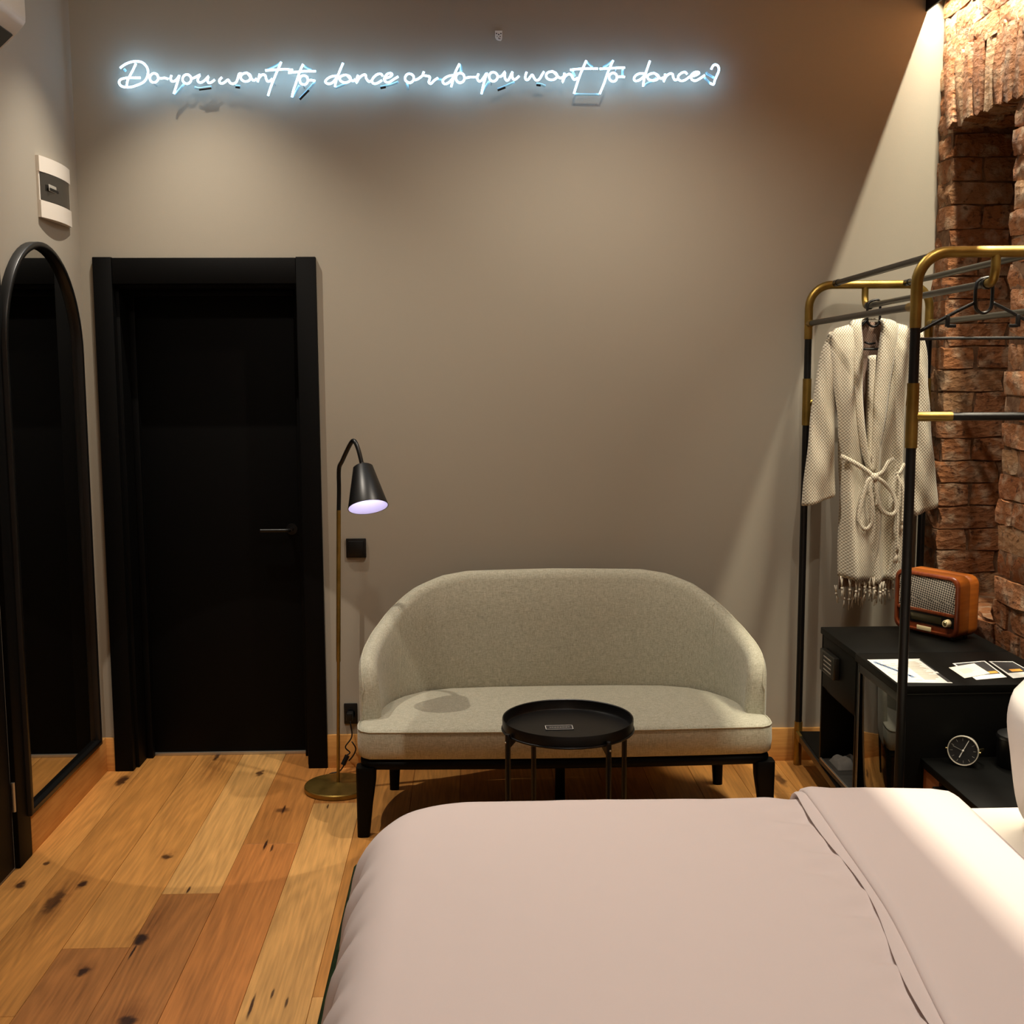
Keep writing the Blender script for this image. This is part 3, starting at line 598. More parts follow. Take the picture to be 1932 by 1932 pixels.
# ================================================================ neon sign
LIT = [('do',[(-1.338,2.813),(-1.318,2.827),(-1.294,2.836),(-1.271,2.838),(-1.251,2.833),(-1.236,2.817),(-1.232,2.799),(-1.237,2.779),(-1.251,2.761),(-1.275,2.75),(-1.298,2.743),(-1.319,2.742),(-1.336,2.746),(-1.344,2.757),(-1.34,2.769),(-1.324,2.775),(-1.304,2.777),(-1.283,2.777),(-1.262,2.777)]),
('do',[(-1.277,2.83),(-1.287,2.81),(-1.301,2.786),(-1.311,2.768),(-1.316,2.747)]),
('do',[(-1.204,2.793),(-1.198,2.789),(-1.195,2.782),(-1.194,2.775),(-1.197,2.768),(-1.203,2.762),(-1.21,2.76),(-1.217,2.761),(-1.223,2.765),(-1.226,2.772),(-1.226,2.779),(-1.223,2.786),(-1.218,2.791),(-1.211,2.794),(-1.204,2.793)]),
('do',[(-1.193,2.777),(-1.182,2.775),(-1.17,2.777),(-1.156,2.773)]),
('you',[(-1.143,2.787),(-1.147,2.775),(-1.143,2.765),(-1.131,2.766),(-1.119,2.777),(-1.113,2.787),(-1.122,2.759),(-1.13,2.737),(-1.137,2.718)]),
('you',[(-1.078,2.789),(-1.072,2.784),(-1.069,2.778),(-1.068,2.771),(-1.071,2.764),(-1.077,2.758),(-1.084,2.756),(-1.091,2.757),(-1.097,2.761),(-1.101,2.768),(-1.101,2.775),(-1.098,2.782),(-1.093,2.787),(-1.085,2.79),(-1.078,2.789)]),
('you',[(-1.065,2.775),(-1.052,2.78),(-1.034,2.789),(-1.041,2.778),(-1.043,2.765),(-1.032,2.76),(-1.016,2.769),(-1.001,2.784),(-1.006,2.771),(-1.002,2.759),(-0.99,2.762),(-0.978,2.771)]),
('want',[(-0.95,2.78),(-0.96,2.77),(-0.959,2.76),(-0.95,2.757),(-0.938,2.763),(-0.927,2.771),(-0.92,2.76),(-0.908,2.756),(-0.896,2.762),(-0.889,2.778),(-0.884,2.793),(-0.874,2.794)]),
('want',[(-0.851,2.795),(-0.844,2.791),(-0.84,2.785),(-0.839,2.778),(-0.843,2.772),(-0.849,2.767),(-0.858,2.765),(-0.866,2.766),(-0.873,2.77),(-0.878,2.776),(-0.878,2.783),(-0.875,2.789),(-0.868,2.794),(-0.86,2.796),(-0.851,2.795),(-0.831,2.769),(-0.817,2.776)]),
('want',[(-0.805,2.793),(-0.809,2.778),(-0.814,2.763),(-0.809,2.776),(-0.796,2.79),(-0.784,2.788),(-0.781,2.776),(-0.776,2.766),(-0.766,2.767),(-0.757,2.776)]),
('want',[(-0.721,2.838),(-0.73,2.819),(-0.742,2.794),(-0.755,2.765),(-0.767,2.736),(-0.775,2.712)]),
('want',[(-0.783,2.806),(-0.756,2.808),(-0.728,2.81),(-0.702,2.811),(-0.677,2.808)]),
('to',[(-0.637,2.83),(-0.647,2.811),(-0.657,2.786),(-0.669,2.752),(-0.678,2.729),(-0.683,2.707)]),
('to',[(-0.695,2.798),(-0.663,2.801),(-0.631,2.804),(-0.589,2.804)]),
('to',[(-0.63,2.787),(-0.624,2.783),(-0.621,2.776),(-0.62,2.769),(-0.623,2.762),(-0.628,2.756),(-0.635,2.754),(-0.642,2.755),(-0.648,2.759),(-0.651,2.766),(-0.652,2.774),(-0.649,2.781),(-0.644,2.786),(-0.637,2.788),(-0.63,2.787)]),
('to',[(-0.62,2.769),(-0.608,2.771),(-0.592,2.768)]),
('dance',[(-0.509,2.787),(-0.527,2.785),(-0.544,2.777),(-0.553,2.766),(-0.546,2.758),(-0.53,2.759),(-0.514,2.773),(-0.506,2.786)]),
('dance',[(-0.483,2.835),(-0.494,2.811),(-0.505,2.786),(-0.513,2.764),(-0.516,2.746)]),
('dance',[(-0.468,2.789),(-0.46,2.786),(-0.456,2.78),(-0.455,2.774),(-0.459,2.768),(-0.466,2.764),(-0.475,2.762),(-0.484,2.763),(-0.492,2.767),(-0.497,2.772),(-0.497,2.778),(-0.494,2.784),(-0.487,2.788),(-0.478,2.79),(-0.468,2.789),(-0.448,2.768),(-0.437,2.775)]),
('dance',[(-0.426,2.79),(-0.432,2.775),(-0.433,2.761),(-0.423,2.778),(-0.408,2.79),(-0.397,2.791),(-0.395,2.778),(-0.385,2.766),(-0.376,2.769)]),
('dance',[(-0.331,2.787),(-0.338,2.795),(-0.352,2.793),(-0.366,2.782),(-0.373,2.769),(-0.367,2.759),(-0.353,2.76),(-0.334,2.771)]),
('dance',[(-0.325,2.778),(-0.306,2.783),(-0.294,2.792),(-0.301,2.798),(-0.315,2.793),(-0.325,2.778),(-0.322,2.767),(-0.308,2.763),(-0.29,2.774),(-0.271,2.785)]),
('or',[(-0.221,2.795),(-0.215,2.791),(-0.211,2.785),(-0.211,2.777),(-0.213,2.77),(-0.219,2.765),(-0.226,2.762),(-0.234,2.764),(-0.24,2.768),(-0.244,2.774),(-0.244,2.782),(-0.241,2.789),(-0.236,2.794),(-0.229,2.796),(-0.221,2.795)]),
('or',[(-0.207,2.772),(-0.192,2.778),(-0.175,2.791)]),
('or',[(-0.171,2.804),(-0.175,2.792),(-0.16,2.788),(-0.149,2.785),(-0.15,2.774),(-0.153,2.765),(-0.145,2.759),(-0.132,2.771),(-0.117,2.781)]),
('do',[(-0.059,2.791),(-0.075,2.788),(-0.092,2.779),(-0.099,2.767),(-0.09,2.758),(-0.073,2.765),(-0.059,2.781)]),
('do',[(-0.033,2.834),(-0.042,2.817),(-0.052,2.795),(-0.059,2.772),(-0.066,2.747)]),
('do',[(-0.024,2.798),(-0.018,2.794),(-0.015,2.787),(-0.014,2.779),(-0.017,2.771),(-0.022,2.766),(-0.03,2.763),(-0.037,2.764),(-0.043,2.769),(-0.047,2.776),(-0.047,2.784),(-0.045,2.791),(-0.039,2.797),(-0.032,2.799),(-0.024,2.798)]),
('do',[(-0.008,2.781),(0.007,2.784),(0.023,2.784),(0.033,2.784)]),
('you',[(0.041,2.797),(0.036,2.784),(0.04,2.77),(0.051,2.771),(0.063,2.786),(0.073,2.8),(0.065,2.775),(0.058,2.75),(0.052,2.721)]),
('you',[(0.104,2.802),(0.11,2.798),(0.114,2.791),(0.115,2.784),(0.112,2.777),(0.107,2.772),(0.1,2.769),(0.092,2.77),(0.086,2.775),(0.083,2.781),(0.082,2.789),(0.085,2.796),(0.09,2.801),(0.097,2.803),(0.104,2.802)]),
('you',[(0.117,2.786),(0.131,2.789),(0.144,2.805),(0.142,2.789),(0.148,2.773),(0.159,2.777),(0.173,2.805),(0.171,2.791),(0.176,2.777),(0.185,2.777),(0.199,2.789)]),
('want',[(0.228,2.804),(0.223,2.789),(0.224,2.777),(0.233,2.775),(0.243,2.787),(0.25,2.794),(0.257,2.782),(0.266,2.773),(0.278,2.778),(0.288,2.794),(0.296,2.806)]),
('want',[(0.333,2.805),(0.341,2.801),(0.346,2.795),(0.347,2.788),(0.343,2.782),(0.336,2.777),(0.327,2.775),(0.317,2.776),(0.309,2.78),(0.305,2.786),(0.304,2.793),(0.307,2.799),(0.314,2.804),(0.324,2.806),(0.333,2.805),(0.356,2.783),(0.368,2.785)]),
('want',[(0.376,2.801),(0.372,2.783),(0.368,2.766),(0.375,2.783),(0.389,2.796),(0.401,2.795),(0.408,2.783),(0.415,2.776),(0.427,2.783)]),
('want',[(0.461,2.848),(0.45,2.824),(0.438,2.797),(0.427,2.767),(0.413,2.724)]),
('want',[(0.398,2.813),(0.427,2.816),(0.462,2.818),(0.506,2.818)]),
('to',[(0.566,2.849),(0.554,2.824),(0.542,2.795),(0.531,2.763),(0.514,2.723)]),
('to',[(0.513,2.817),(0.547,2.819),(0.58,2.821),(0.612,2.822)]),
('to',[(0.572,2.801),(0.577,2.797),(0.581,2.79),(0.581,2.783),(0.579,2.777),(0.574,2.772),(0.567,2.77),(0.561,2.771),(0.555,2.775),(0.551,2.781),(0.551,2.788),(0.553,2.795),(0.558,2.799),(0.565,2.802),(0.572,2.801)]),
('to',[(0.582,2.786),(0.595,2.788),(0.612,2.787)]),
('dance',[(0.688,2.8),(0.669,2.8),(0.653,2.791),(0.648,2.779),(0.655,2.772),(0.672,2.777),(0.688,2.791)]),
('dance',[(0.71,2.848),(0.702,2.825),(0.693,2.798),(0.687,2.775),(0.684,2.752)]),
('dance',[(0.731,2.8),(0.739,2.796),(0.744,2.791),(0.744,2.786),(0.741,2.78),(0.734,2.776),(0.725,2.774),(0.715,2.775),(0.707,2.778),(0.702,2.783),(0.701,2.789),(0.705,2.795),(0.712,2.799),(0.721,2.801),(0.731,2.8),(0.752,2.782),(0.764,2.786)]),
('dance',[(0.77,2.799),(0.768,2.784),(0.764,2.77),(0.774,2.789),(0.788,2.8),(0.8,2.798),(0.802,2.787),(0.809,2.776),(0.821,2.78)]),
('dance',[(0.857,2.798),(0.849,2.806),(0.835,2.803),(0.822,2.791),(0.824,2.778),(0.836,2.773),(0.852,2.778),(0.866,2.789)]),
('dance',[(0.866,2.789),(0.89,2.794),(0.904,2.803),(0.897,2.807),(0.883,2.804),(0.871,2.791),(0.876,2.778),(0.89,2.774),(0.907,2.782),(0.926,2.795)]),
('dance',[(0.951,2.817),(0.958,2.83),(0.968,2.835),(0.979,2.828),(0.981,2.812),(0.974,2.794),(0.966,2.776),(0.961,2.76),(0.948,2.765)])]
DIM = [('tail',[(-1.135,2.717),(-1.119,2.732),(-1.099,2.755)]),
('tail',[(-1.058,2.744),(-1.04,2.74),(-1.016,2.743),(-0.993,2.746)]),
('tail',[(-1.325,2.811),(-1.319,2.803)]),
('tail',[(-0.78,2.809),(-0.755,2.821),(-0.725,2.836)]),
('tail',[(-0.635,2.826),(-0.607,2.811)]),
('tail',[(-0.594,2.766),(-0.618,2.739),(-0.654,2.704)]),
('tail',[(-0.9,2.75),(-0.883,2.748)]),
('tail',[(-0.682,2.708),(-0.665,2.734),(-0.655,2.752)]),
('tail',[(-0.515,2.744),(-0.493,2.752),(-0.469,2.764)]),
('tail',[(-0.341,2.748),(-0.32,2.752),(-0.297,2.757),(-0.271,2.767)]),
('tail',[(-0.238,2.762),(-0.234,2.738)]),
('tail',[(-0.031,2.834),(-0.027,2.826),(-0.027,2.806)]),
('tail',[(0.053,2.727),(0.068,2.75),(0.082,2.77)]),
('tail',[(0.115,2.741),(0.145,2.752),(0.181,2.768)]),
('tail',[(-0.118,2.779),(-0.101,2.776)]),
('tail',[(0.266,2.762),(0.283,2.76),(0.302,2.753)]),
('tail',[(0.462,2.847),(0.486,2.825)]),
('tail',[(0.408,2.81),(0.417,2.79)]),
('tail',[(0.563,2.848),(0.528,2.825)]),
('tail',[(0.415,2.723),(0.462,2.722),(0.512,2.722)]),
('tail',[(0.605,2.818),(0.604,2.795)]),
('tail',[(0.689,2.757),(0.712,2.77),(0.736,2.784)]),
('tail',[(0.935,2.803),(0.964,2.787)]),
('tail',[(0.926,2.789),(0.95,2.764)]),
('tail',[(0.933,2.808),(0.94,2.798)])]

t = thing('neon_sign', 'white glowing handwriting neon sign high on the grey wall', 'neon sign', (0, YB, 2.70))
def neon_obj(strokes, name, r, m, parent, y=-.06):
    mb = MB()
    for s in strokes:
        P = [(x, y, z-2.70) for x, z in s]
        mb.tube(smooth_path(P, 3), r, 8)
    return mb.build(name, m, parent, angle=180)
words = []; cur = None
for wd, s in LIT:
    if cur is None or cur[0] != wd: cur = [wd, []]; words.append(cur)
    cur[1].append(s)
for wd, ss in words: neon_obj(ss, 'word_tube', .0041, M['neon'], t)
for wd, s in DIM: neon_obj([s], 'return_tube', .0048, M['neon_dim'], t, -.052)
# black painted electrode ends and clear stand-offs to the wall
for s in (DIM[1][1][1:], DIM[5][1][-2:], DIM[6][1], DIM[9][1][:2], DIM[13][1][:2], DIM[15][1][:2]):
    MB().tube([(x, -.055, z-2.70-.005) for x, z in s], .0042, 8).build('electrode', M['plastic_black'], t)
M['clear'] = mat('clear_stand_off', (190, 205, 210), 0.15, spec=0.6)
for k in range(13):
    s = LIT[min(len(LIT)-1, 2+k*4)][1]; x, z = s[len(s)//2]
    MB().tube([(x, -.0005, z-2.70), (x, -.055, z-2.70)], .0028, 8).build('stand_off', M['clear'], t)

# ================================================================ sofa
SX, SY = .330, 4.40
t = thing('sofa', 'olive grey two seat sofa with a rounded shell back and black legs', 'sofa', (SX, SY, 0))
PLAN = [(-.708, -.21), (-.714, -.12), (-.704, -.02), (-.672, .09), (-.612, .18), (-.52, .240), (-.38, .268), (-.2, .279), (0, .282)]
full = PLAN+[(-x, y) for x, y in PLAN[-2::-1]]
SP = smooth_path([(x, y, 0) for x, y in full], 5); ns_ = len(SP)
HT = [(-.714, .585), (-.705, .64), (-.672, .705), (-.612, .775), (-.56, .815), (-.48, .842), (-.3, .852), (0, .856)]
arcl = [0]
for a, c in zip(SP, SP[1:]): arcl.append(arcl[-1]+(c-a).length)
tot = arcl[-1]
def shell_h(i):
    s = min(arcl[i], tot-arcl[i])        # distance from the nearer arm tip along the shell
    return pl([(0, .520), (.006, .556), (.02, .583), (.06, .612), (.12, .630), (.20, .652), (.30, .688), (.40, .742), (.50, .800), (.60, .836), (.70, .850), (1.2, .857)], s)
m = MB(); rings = []; inner_pts = {}
for i in range(ns_):
    p = SP[i]; tg = (SP[min(i+1, ns_-1)]-SP[max(i-1, 0)]).normalized(); nrm = Vector((tg.y, -tg.x, 0))   # towards the inside
    h = shell_h(i); s = min(arcl[i], tot-arcl[i]); th = .034*min(1, .72+s/.06)
    z0 = .272; out = .045
    def pt(off, z):
        lean = out*((z-.40)/.45)*sstep(.30, .75, s) if z > .40 else 0
        q = p + nrm*(off-lean); return (q.x, q.y, z)
    ring = [pt(th*.8, z0), pt(th, z0+.03)]
    for q in (.25, .5, .75): ring.append(pt(th+.010*math.sin(PI*q), lerp(z0+.03, h-.035, q)))
    ring += [pt(th, h-.035), pt(th*.78, h-.014), pt(th*.35, h-.002), pt(-th*.2, h), pt(-th*.7, h-.010), pt(-th, h-.03)]
    for q in (.25, .6): ring.append(pt(-th, lerp(h-.03, z0+.03, q)))
    ring += [pt(-th, z0+.03), pt(-th*.8, z0)]
    rings.append(ring); inner_pts[i] = ring
m.loft(rings, True, True).build('backrest', M['sofa'], t, angle=60)
# piping along the shell's rim and the two arm seams
m = MB(); rim = [Vector(r[8])+Vector((0, 0, .001)) for r in rings]
m.tube([Vector(rings[0][k])+Vector((0, -.001, 0)) for k in (0, 13, 12, 11, 10, 9)]+[Vector(r[9]) for r in rings[1:-1]]+[Vector(rings[-1][k])+Vector((0, -.001, 0)) for k in (9, 10, 11, 12, 13, 0)], .0032, 6)
m.build('piping', M['piping'], t, angle=180)
for side in (0, 1):
    k = min(range(ns_), key=lambda i: abs(arcl[i]-(.37 if side == 0 else tot-.37)))
    pts = []
    for a in range(1, 8):
        kk = k+((7-a)//2-1 if side else 1-(7-a)//2)
        kk = max(0, min(ns_-1, kk)); pts.append(Vector(rings[kk][a]))
    MB().tube(smooth_path(pts, 4), .0018, 6).build('arm_seam', M['piping'], t, angle=180)
# seat cushion
def seat_outline(grow=0.0, n=5):
    pts = []
    front = -.345
    P = [(-.70, front+.012), (0, front-.012), (.70, front+.012)]
    pts += [(lerp(-.70, .70, k/14), front+.010-.018*(1-((k/14)*2-1)**2)) for k in range(15)]
    pts += [(.727, front+.028), (.741, front+.055), (.746, front+.10), (.744, -.20), (.725, -.14), (.690, -.06), (.655, .03), (.60, .12), (.53, .185), (.42, .222), (.25, .236), (0, .240)]
    left = [(-x, y) for x, y in pts[15:-1]][::-1]
    pts += left
    out = []
    for k in range(len(pts)):
        a = Vector(pts[k-1]); c = Vector(pts[(k+1) % len(pts)]); tg = (c-a).normalized(); nr = Vector((tg.y, -tg.x))
        out.append((pts[k][0]+nr.x*grow, pts[k][1]+nr.y*grow))
    return out
def ringz(g, z): return [(x, y, z) for x, y in seat_outline(g)]
def shrink(f, z, add): return [(x*f, -.05+(y+.05)*f, z+add) for x, y in seat_outline(-.02)]
rg = [ringz(-.012, .288), ringz(-.002, .294), ringz(.002, .33), ringz(.001, .374), ringz(-.003, .388), ringz(-.010, .395), ringz(-.02, .398)]
for f, z in ((.92, .402), (.8, .406), (.6, .409), (.35, .411), (.1, .412)): rg.append(shrink(f, z, 0))
MB().loft(rg).build('seat_cushion', M['sofa'], t, angle=70)
MB().tube([Vector(p) for p in ringz(-.001, .389)], .0028, 6, closed=True).build('piping', M['piping'], t, angle=180)
# black base rail
rr = []
for a in range(9):
    an = -PI/2+PI*a/8; rr.append(ringz(-.028+.020*math.cos(an), .266+.020*math.sin(an)))
MB().loft(rr).build('base_rail', M['black_wood'], t, angle=60)
def leg(sx, front):
    m = MB()
    if front: st = [(.258, .066, .060, 0), (.245, .070, .066, 0), (.20, .068, .062, .002), (.12, .056, .052, .006), (0, .043, .043, .012)]; y = -.298; x0 = .748
    else: st = [(.245, .050, .05, 0), (.12, .044, .044, 0), (0, .036, .036, 0)]; y = .17; x0 = .665
    rings = []
    for z, wx, wy, sh in st[::-1]:
        xo = x0; xi = x0-wx
        poly = rrect(xi, xo, y-wy/2+ (-.004 if front else 0), y+wy/2, .012, 3)
        rings.append([(p[0]*sx, p[1], z) for p in poly])
    return m.loft(rings).build('leg', M['black_wood'], t, angle=50)
for sx in (-1, 1):
    for fr in (True, False): leg(sx, fr)
m = MB().box(-.018, .018, -.02, .02, 0, .255, .004); m.build('centre_leg', M['black_wood'], t)

# ================================================================ floor lamp
LX, LY = -.540, 4.575
t = thing('floor_lamp', 'slim brass floor lamp with a black cone shade beside the sofa', 'lamp', (LX, LY, 0))
MB().lathe([(.001, .0), (.131, .0), (.134, .004), (.134, .018), (.131, .022), (.10, .0235), (.02, .026), (.012, .030), (.001, .030)], 56).build('base', M['brass'], t, angle=30)
MB().tube([(0, 0, .026), (.012, 0, .53)], .0065, 14).build('pole', M['brass'], t)
MB().tube([(.012, 0, .52), (.012, 0, .545)], .0085, 14).build('collar', M['brass'], t)
MB().tube([(.012, 0, .54), (.026, 0, 1.118)], .0085, 14).build('pole', M['brass'], t)
arm = smooth_path([(.026, 0, 1.115), (.029, 0, 1.20), (.031, -.004, 1.278), (.046, -.022, 1.310), (.074, -.062, 1.362), (.090, -.088, 1.386), (.099, -.102, 1.392), (.108, -.116, 1.384), (.120, -.130, 1.355), (.134, -.148, 1.300)], 5)
MB().tube(arm, .0082, 12).build('arm', M['black_metal'], t)
T = Matrix.Translation((.136, -.152, 1.302)) @ Matrix.Scale(.965, 4) @ Matrix.Rotation(math.radians(-9.0), 4, 'Y') @ Matrix.Rotation(math.radians(-26), 4, 'X')
sh = MB().lathe([(.0005, 0), (.030, 0), (.038, -.006), (.0775, -.172), (.0755, -.172), (.036, -.009), (.0005, -.004)], 48, T=T).build('shade', M['black_metal'], t, angle=40)
MB().lathe([(.0005, -.0045), (.0355, -.0095), (.0752, -.1715), (.0748, -.1715), (.034, -.013), (.0005, -.008)], 48, T=T).build('shade_lining', M['lamp_in'], sh, angle=40)
MB().lathe([(.0005, -.02), (.012, -.022), (.014, -.045), (.0005, -.046)], 20, T=T).build('bulb_holder', M['white_plastic'], sh)
MB().lathe([(.0005, -.045), (.012, -.048), (.016, -.062), (.022, -.082), (.022, -.095), (.014, -.110), (.0005, -.114)], 20, T=T).build('bulb', M['bulb'], sh, angle=180)
MB().lathe([(.0005, .010), (.010, .010), (.012, .0), (.0005, 0)], 16, T=T).build('shade_cap', M['black_metal'], sh)
# lamp lead: from the socket down to the base, with its adaptor
t = thing('lamp_cord', 'black lamp cord looping from the wall socket to the brass base', 'cord', (-.50, 4.80, 0))
pth = smooth_path([(-.013, .012, .225), (-.010, -.01, .21), (-.004, -.02, .15), (-.03, -.03, .11), (-.012, -.03, .085), (-.032, -.035, .07), (-.035, -.04, .04), (-.055, -.045, .012), (-.09, -.05, .005), (-.10, -.085, .005)], 6)
MB().tube(pth, .0028, 8).build('lead', M['plastic_black'], t, angle=180)
MB().tube(smooth_path([(-.004, -.022, .13), (.012, -.026, .10), (.0, -.028, .07), (-.018, -.03, .05)], 5), .0028, 8).build('loop', M['plastic_black'], t, angle=180)
MB().box(-.026, .0, -.012, .036, .212, .246, .004).build('plug', M['plastic_black'], t)
MB().tube([(-.022, -.034, .075), (-.04, -.042, .038)], .010, 12).build('inline_switch', M['plastic_black'], t)

# ================================================================ tray table
TX, TY, TZ = .297, 3.63, .535
t = thing('tray_table', 'round black metal tray table standing in front of the sofa', 'side table', (TX, TY, 0))
R_ = .203
m = MB().lathe([(.001, TZ), (R_-.004, TZ), (R_-.001, TZ+.004), (R_, TZ+.030), (R_+.003, TZ+.032), (R_+.004, TZ+.029), (R_+.003, TZ-.002), (R_-.002, TZ-.004), (.001, TZ-.004)], 72)
m.build('tray', M['black_metal'], t, angle=40)
for k, an in enumerate((207, 117, 300, 27)):
    a = math.radians(an); c, s = math.cos(a), math.sin(a); r = R_+.013
    lg = MB().tube([(r*c, r*s, 0), (r*c, r*s, TZ+.004)], .0085, 12).build('leg', M['black_metal'], t)
    MB().lathe([(.0005, 0), (.0085, 0), (.0075, .006), (.0005, .008)], 12, T=Matrix.Translation((r*c, r*s, TZ+.004))).build('end_cap', M['black_metal'], lg)
    Tm = Matrix.Rotation(a, 4, 'Z')
    br = MB().prism([(0, TZ-.002), (0, TZ-.032), (-.03, TZ-.006), (-.03, TZ-.002)], -.006, .006, 'y', T=Tm @ Matrix.Translation((r-.006, 0, 0)))
    br.build('bracket', M['black_metal'], lg, angle=0)
    MB().lathe([(.0005, 0), (.0035, 0), (.0028, .002), (.0005, .0025)], 10, T=Tm @ Matrix.Translation((r+.0078, 0, TZ-.016)) @ Matrix.Rotation(PI/2, 4, 'Y')).build('screw', M['steel'], lg)
rg = MB().tube([( (R_+.004)*math.cos(2*PI*k/48), (R_+.004)*math.sin(2*PI*k/48), TZ-.003) for k in range(48)], .0035, 8, closed=True)
rg.build('frame_ring', M['black_metal'], t, angle=180)
t = thing('name_card', 'small black card with a white printed border lying on the tray table', 'card', (TX-.028, TY-.008, TZ+.0005), .02)
MB().box(-.045, .045, -.023, .023, 0, .0012).build('card', M['ink_black'], t, angle=0)
m = MB()
for x0, x1, y0, y1 in ((-.043, .043, .0195, .021), (-.043, .043, -.021, -.0195), (-.043, -.0415, -.021, .021), (.0415, .043, -.021, .021)): m.box(x0, x1, y0, y1, .0012, .0016)
m.build('border', M['white_paint'], t, angle=0)
m = MB(); x = -.030
for k, wl in enumerate((.004, .007, .006, .008, .005, .009, .006, .006)):
    m.box(x, x+wl, -.003+(.0015 if k % 2 else 0), .0035, .0012, .0016); x += wl+.0018
m.build('lettering', M['mark_grey'], t, angle=0)

# ================================================================ clothes rack
RX, RY, RZ = 1.283, 3.42, -math.atan2(.077, 1.365)
RL, RW = 1.367, .48
t = thing('clothes_rack', 'black and brass clothes rack with two end frames around the cabinets', 'clothes rack', (RX, RY, 0), RZ)
for y, sgn in ((0, 1), (RL, -1)):
    top = [(0, y, 1.770), (0, y, 1.895)]+[(.09-.09*math.cos(a), y, 1.895+.09*math.sin(a)) for a in [PI/2*k/8 for k in range(1, 9)]]
    top += [(RW-x, yy, z) for x, yy, z in top[::-1]]
    fr = MB().tube(top, .0165, 16).build('top_frame', M['brass'], t, angle=60)
    jy = [(.222, y, 1.985), (.222, y, 1.945), (.222, y+sgn*.004, 1.925), (.222, y+sgn*.014, 1.908), (.222, y+sgn*.032, 1.900), (.222, y+sgn*.055, 1.899)]
    MB().tube(smooth_path(jy, 4), .0135, 14).build('rail_hook', M['brass'], fr)
    MB().tube([(.222, y+sgn*.052, 1.899), (.222, y+sgn*.072, 1.899)], .0165, 14).build('rail_collar', M['black_metal'], fr)
    for x in (0, RW):
        MB().tube([(x, y, .184), (x, y, 1.772)], .0145, 16).build('post', M['black_metal'], t)
        MB().tube([(x, y, 1.424), (x, y, 1.612)], .0175, 16).build('tee_collar', M['brass'], t)
        MB().tube([(x, y, 0.0), (x, y, .186)], .0170, 16).build('foot', M['brass'], t)
        s = 1 if x == 0 else -1
        MB().tube([(x, y, 1.515), (x+s*.115, y, 1.515)], .0140, 14).build('bar_socket', M['brass'], t)
    MB().tube([(.11, y, 1.515), (RW-.11, y, 1.515)], .0120, 14).build('cross_bar', M['black_metal'], t)
for x, z in ((.10, 1.990), (.38, 1.990), (0, 1.832), (RW, 1.832)):
    y0 = .0 if z > 1.9 else .012
    MB().tube([(x, y0+.02, z), (x, RL-y0-.02, z)], .0112, 14).build('side_rail', M['gun_metal'], t)
    for y, s in ((0, 1), (RL, -1)):
        MB().tube([(x, y, z), (x, y+s*.062, z)], .0135, 14).build('rail_socket', M['brass'] if z < 1.9 else M['black_metal'], t)
MB().tube([(.222, .05, 1.899), (.222, RL-.05, 1.899)], .0112, 14).build('hanging_rail', M['gun_metal'], t)
for x in (0, RW):
    MB().box(x-.011, x+.011, .02, RL-.02, .118, .146, .002).build('shelf_rail', M['black_metal'], t)
    for y, s in ((0, 1), (RL, -1)):
        a, c = sorted((y, y+s*.075)); MB().box(x-.013, x+.013, a, c, .116, .148, .003).build('shelf_socket', M['brass'], t)
MB().box(.0, RW, .135, RL-.02, .130, .1495, .001).build('shelf_board', M['black_wood'], t)

# ---- hangers
def hanger(name, label, loc, rz, k=1.0, dr=0.0):
    t = thing(name, label, 'hanger', loc, rz, 'black hangers on the rack')
    # loop that closes over the rail
    lp = [(.0, 0, .016), (-.016, 0, .010), (-.024, 0, -.006), (-.024, 0, -.060), (-.016, 0, -.078), (0, 0, -.085), (.016, 0, -.078), (.024, 0, -.060), (.024, 0, .0), (.016, 0, .017)]
    MB().tube(smooth_path(lp, 4, True), .0058, 8, closed=True, flat=(.8, 1.6)).build('hook_loop', M['plastic_black'], t, angle=180)
    for s in (-1, 1):
        a = smooth_path([(s*.024, 0, -.054-dr*.3), (s*.07*k, 0, -.076-dr), (s*.13*k, 0, -.108-dr), (s*.180*k, 0, -.136-dr), (s*.196*k, 0, -.150-dr), (s*.196*k, 0, -.162-dr)], 5)
        MB().tube(a, .0052, 8).build('shoulder', M['plastic_black'], t, angle=180)
        ck = MB().box(s*.103*k-.006, s*.103*k+.006, -.006, .006, -.125-dr, -.090-dr, .002)
        ck.box(min(s*.103*k, s*.078*k), max(s*.103*k, s*.078*k), -.006, .006, -.127-dr, -.117-dr, .002)
        ck.build('skirt_notch', M['plastic_black'], t)
    MB().tube([(-.196*k, 0, -.160-dr), (-.10, 0, -.158-dr), (.10, 0, -.158-dr), (.196*k, 0, -.160-dr)], .0045, 8).build('trouser_bar', M['plastic_black'], t)
    return t
ca, sa = math.cos(RZ), math.sin(RZ)
def rack_pt(x, y, z): return (RX+ca*x-sa*y, RY+sa*x+ca*y, z)
hanger('coat_hanger', 'empty black plastic hanger at the near end of the rack', rack_pt(.222, .082, 1.900), RZ)
hanger('coat_hanger', 'black plastic hanger inside the cream robe', rack_pt(.222, 1.235, 1.900), RZ, .78, .014)

# ================================================================ robe
BX, BY = 1.53, 4.50; KR = 1.033       # outlines below are taken on the plane y = 4.50 and enlarged to the hanging place
OX, OY, _ = rack_pt(.222, 1.235, 0)
t = thing('bathrobe', 'cream jacquard bathrobe with fringed hem hanging on the rack', 'bathrobe', (OX, OY, 1.74))
def rb_(x, y, z): return (x*KR-OX, (y-BY)*KR, H+(z-H)*KR-1.74)
def fold(x, z, ph=0.0, amp=1.0):
    d = max(0, min(1, (1.80-z)/.45))
    return 1.35*amp*d*(.014*math.sin(62*x+ph+2.1*z)+.010*math.sin(31*x-5*z+ph*2)+.005*math.sin(120*x+7*z)+.010*noise.noise(Vector((x*14+ph, z*4, ph))))
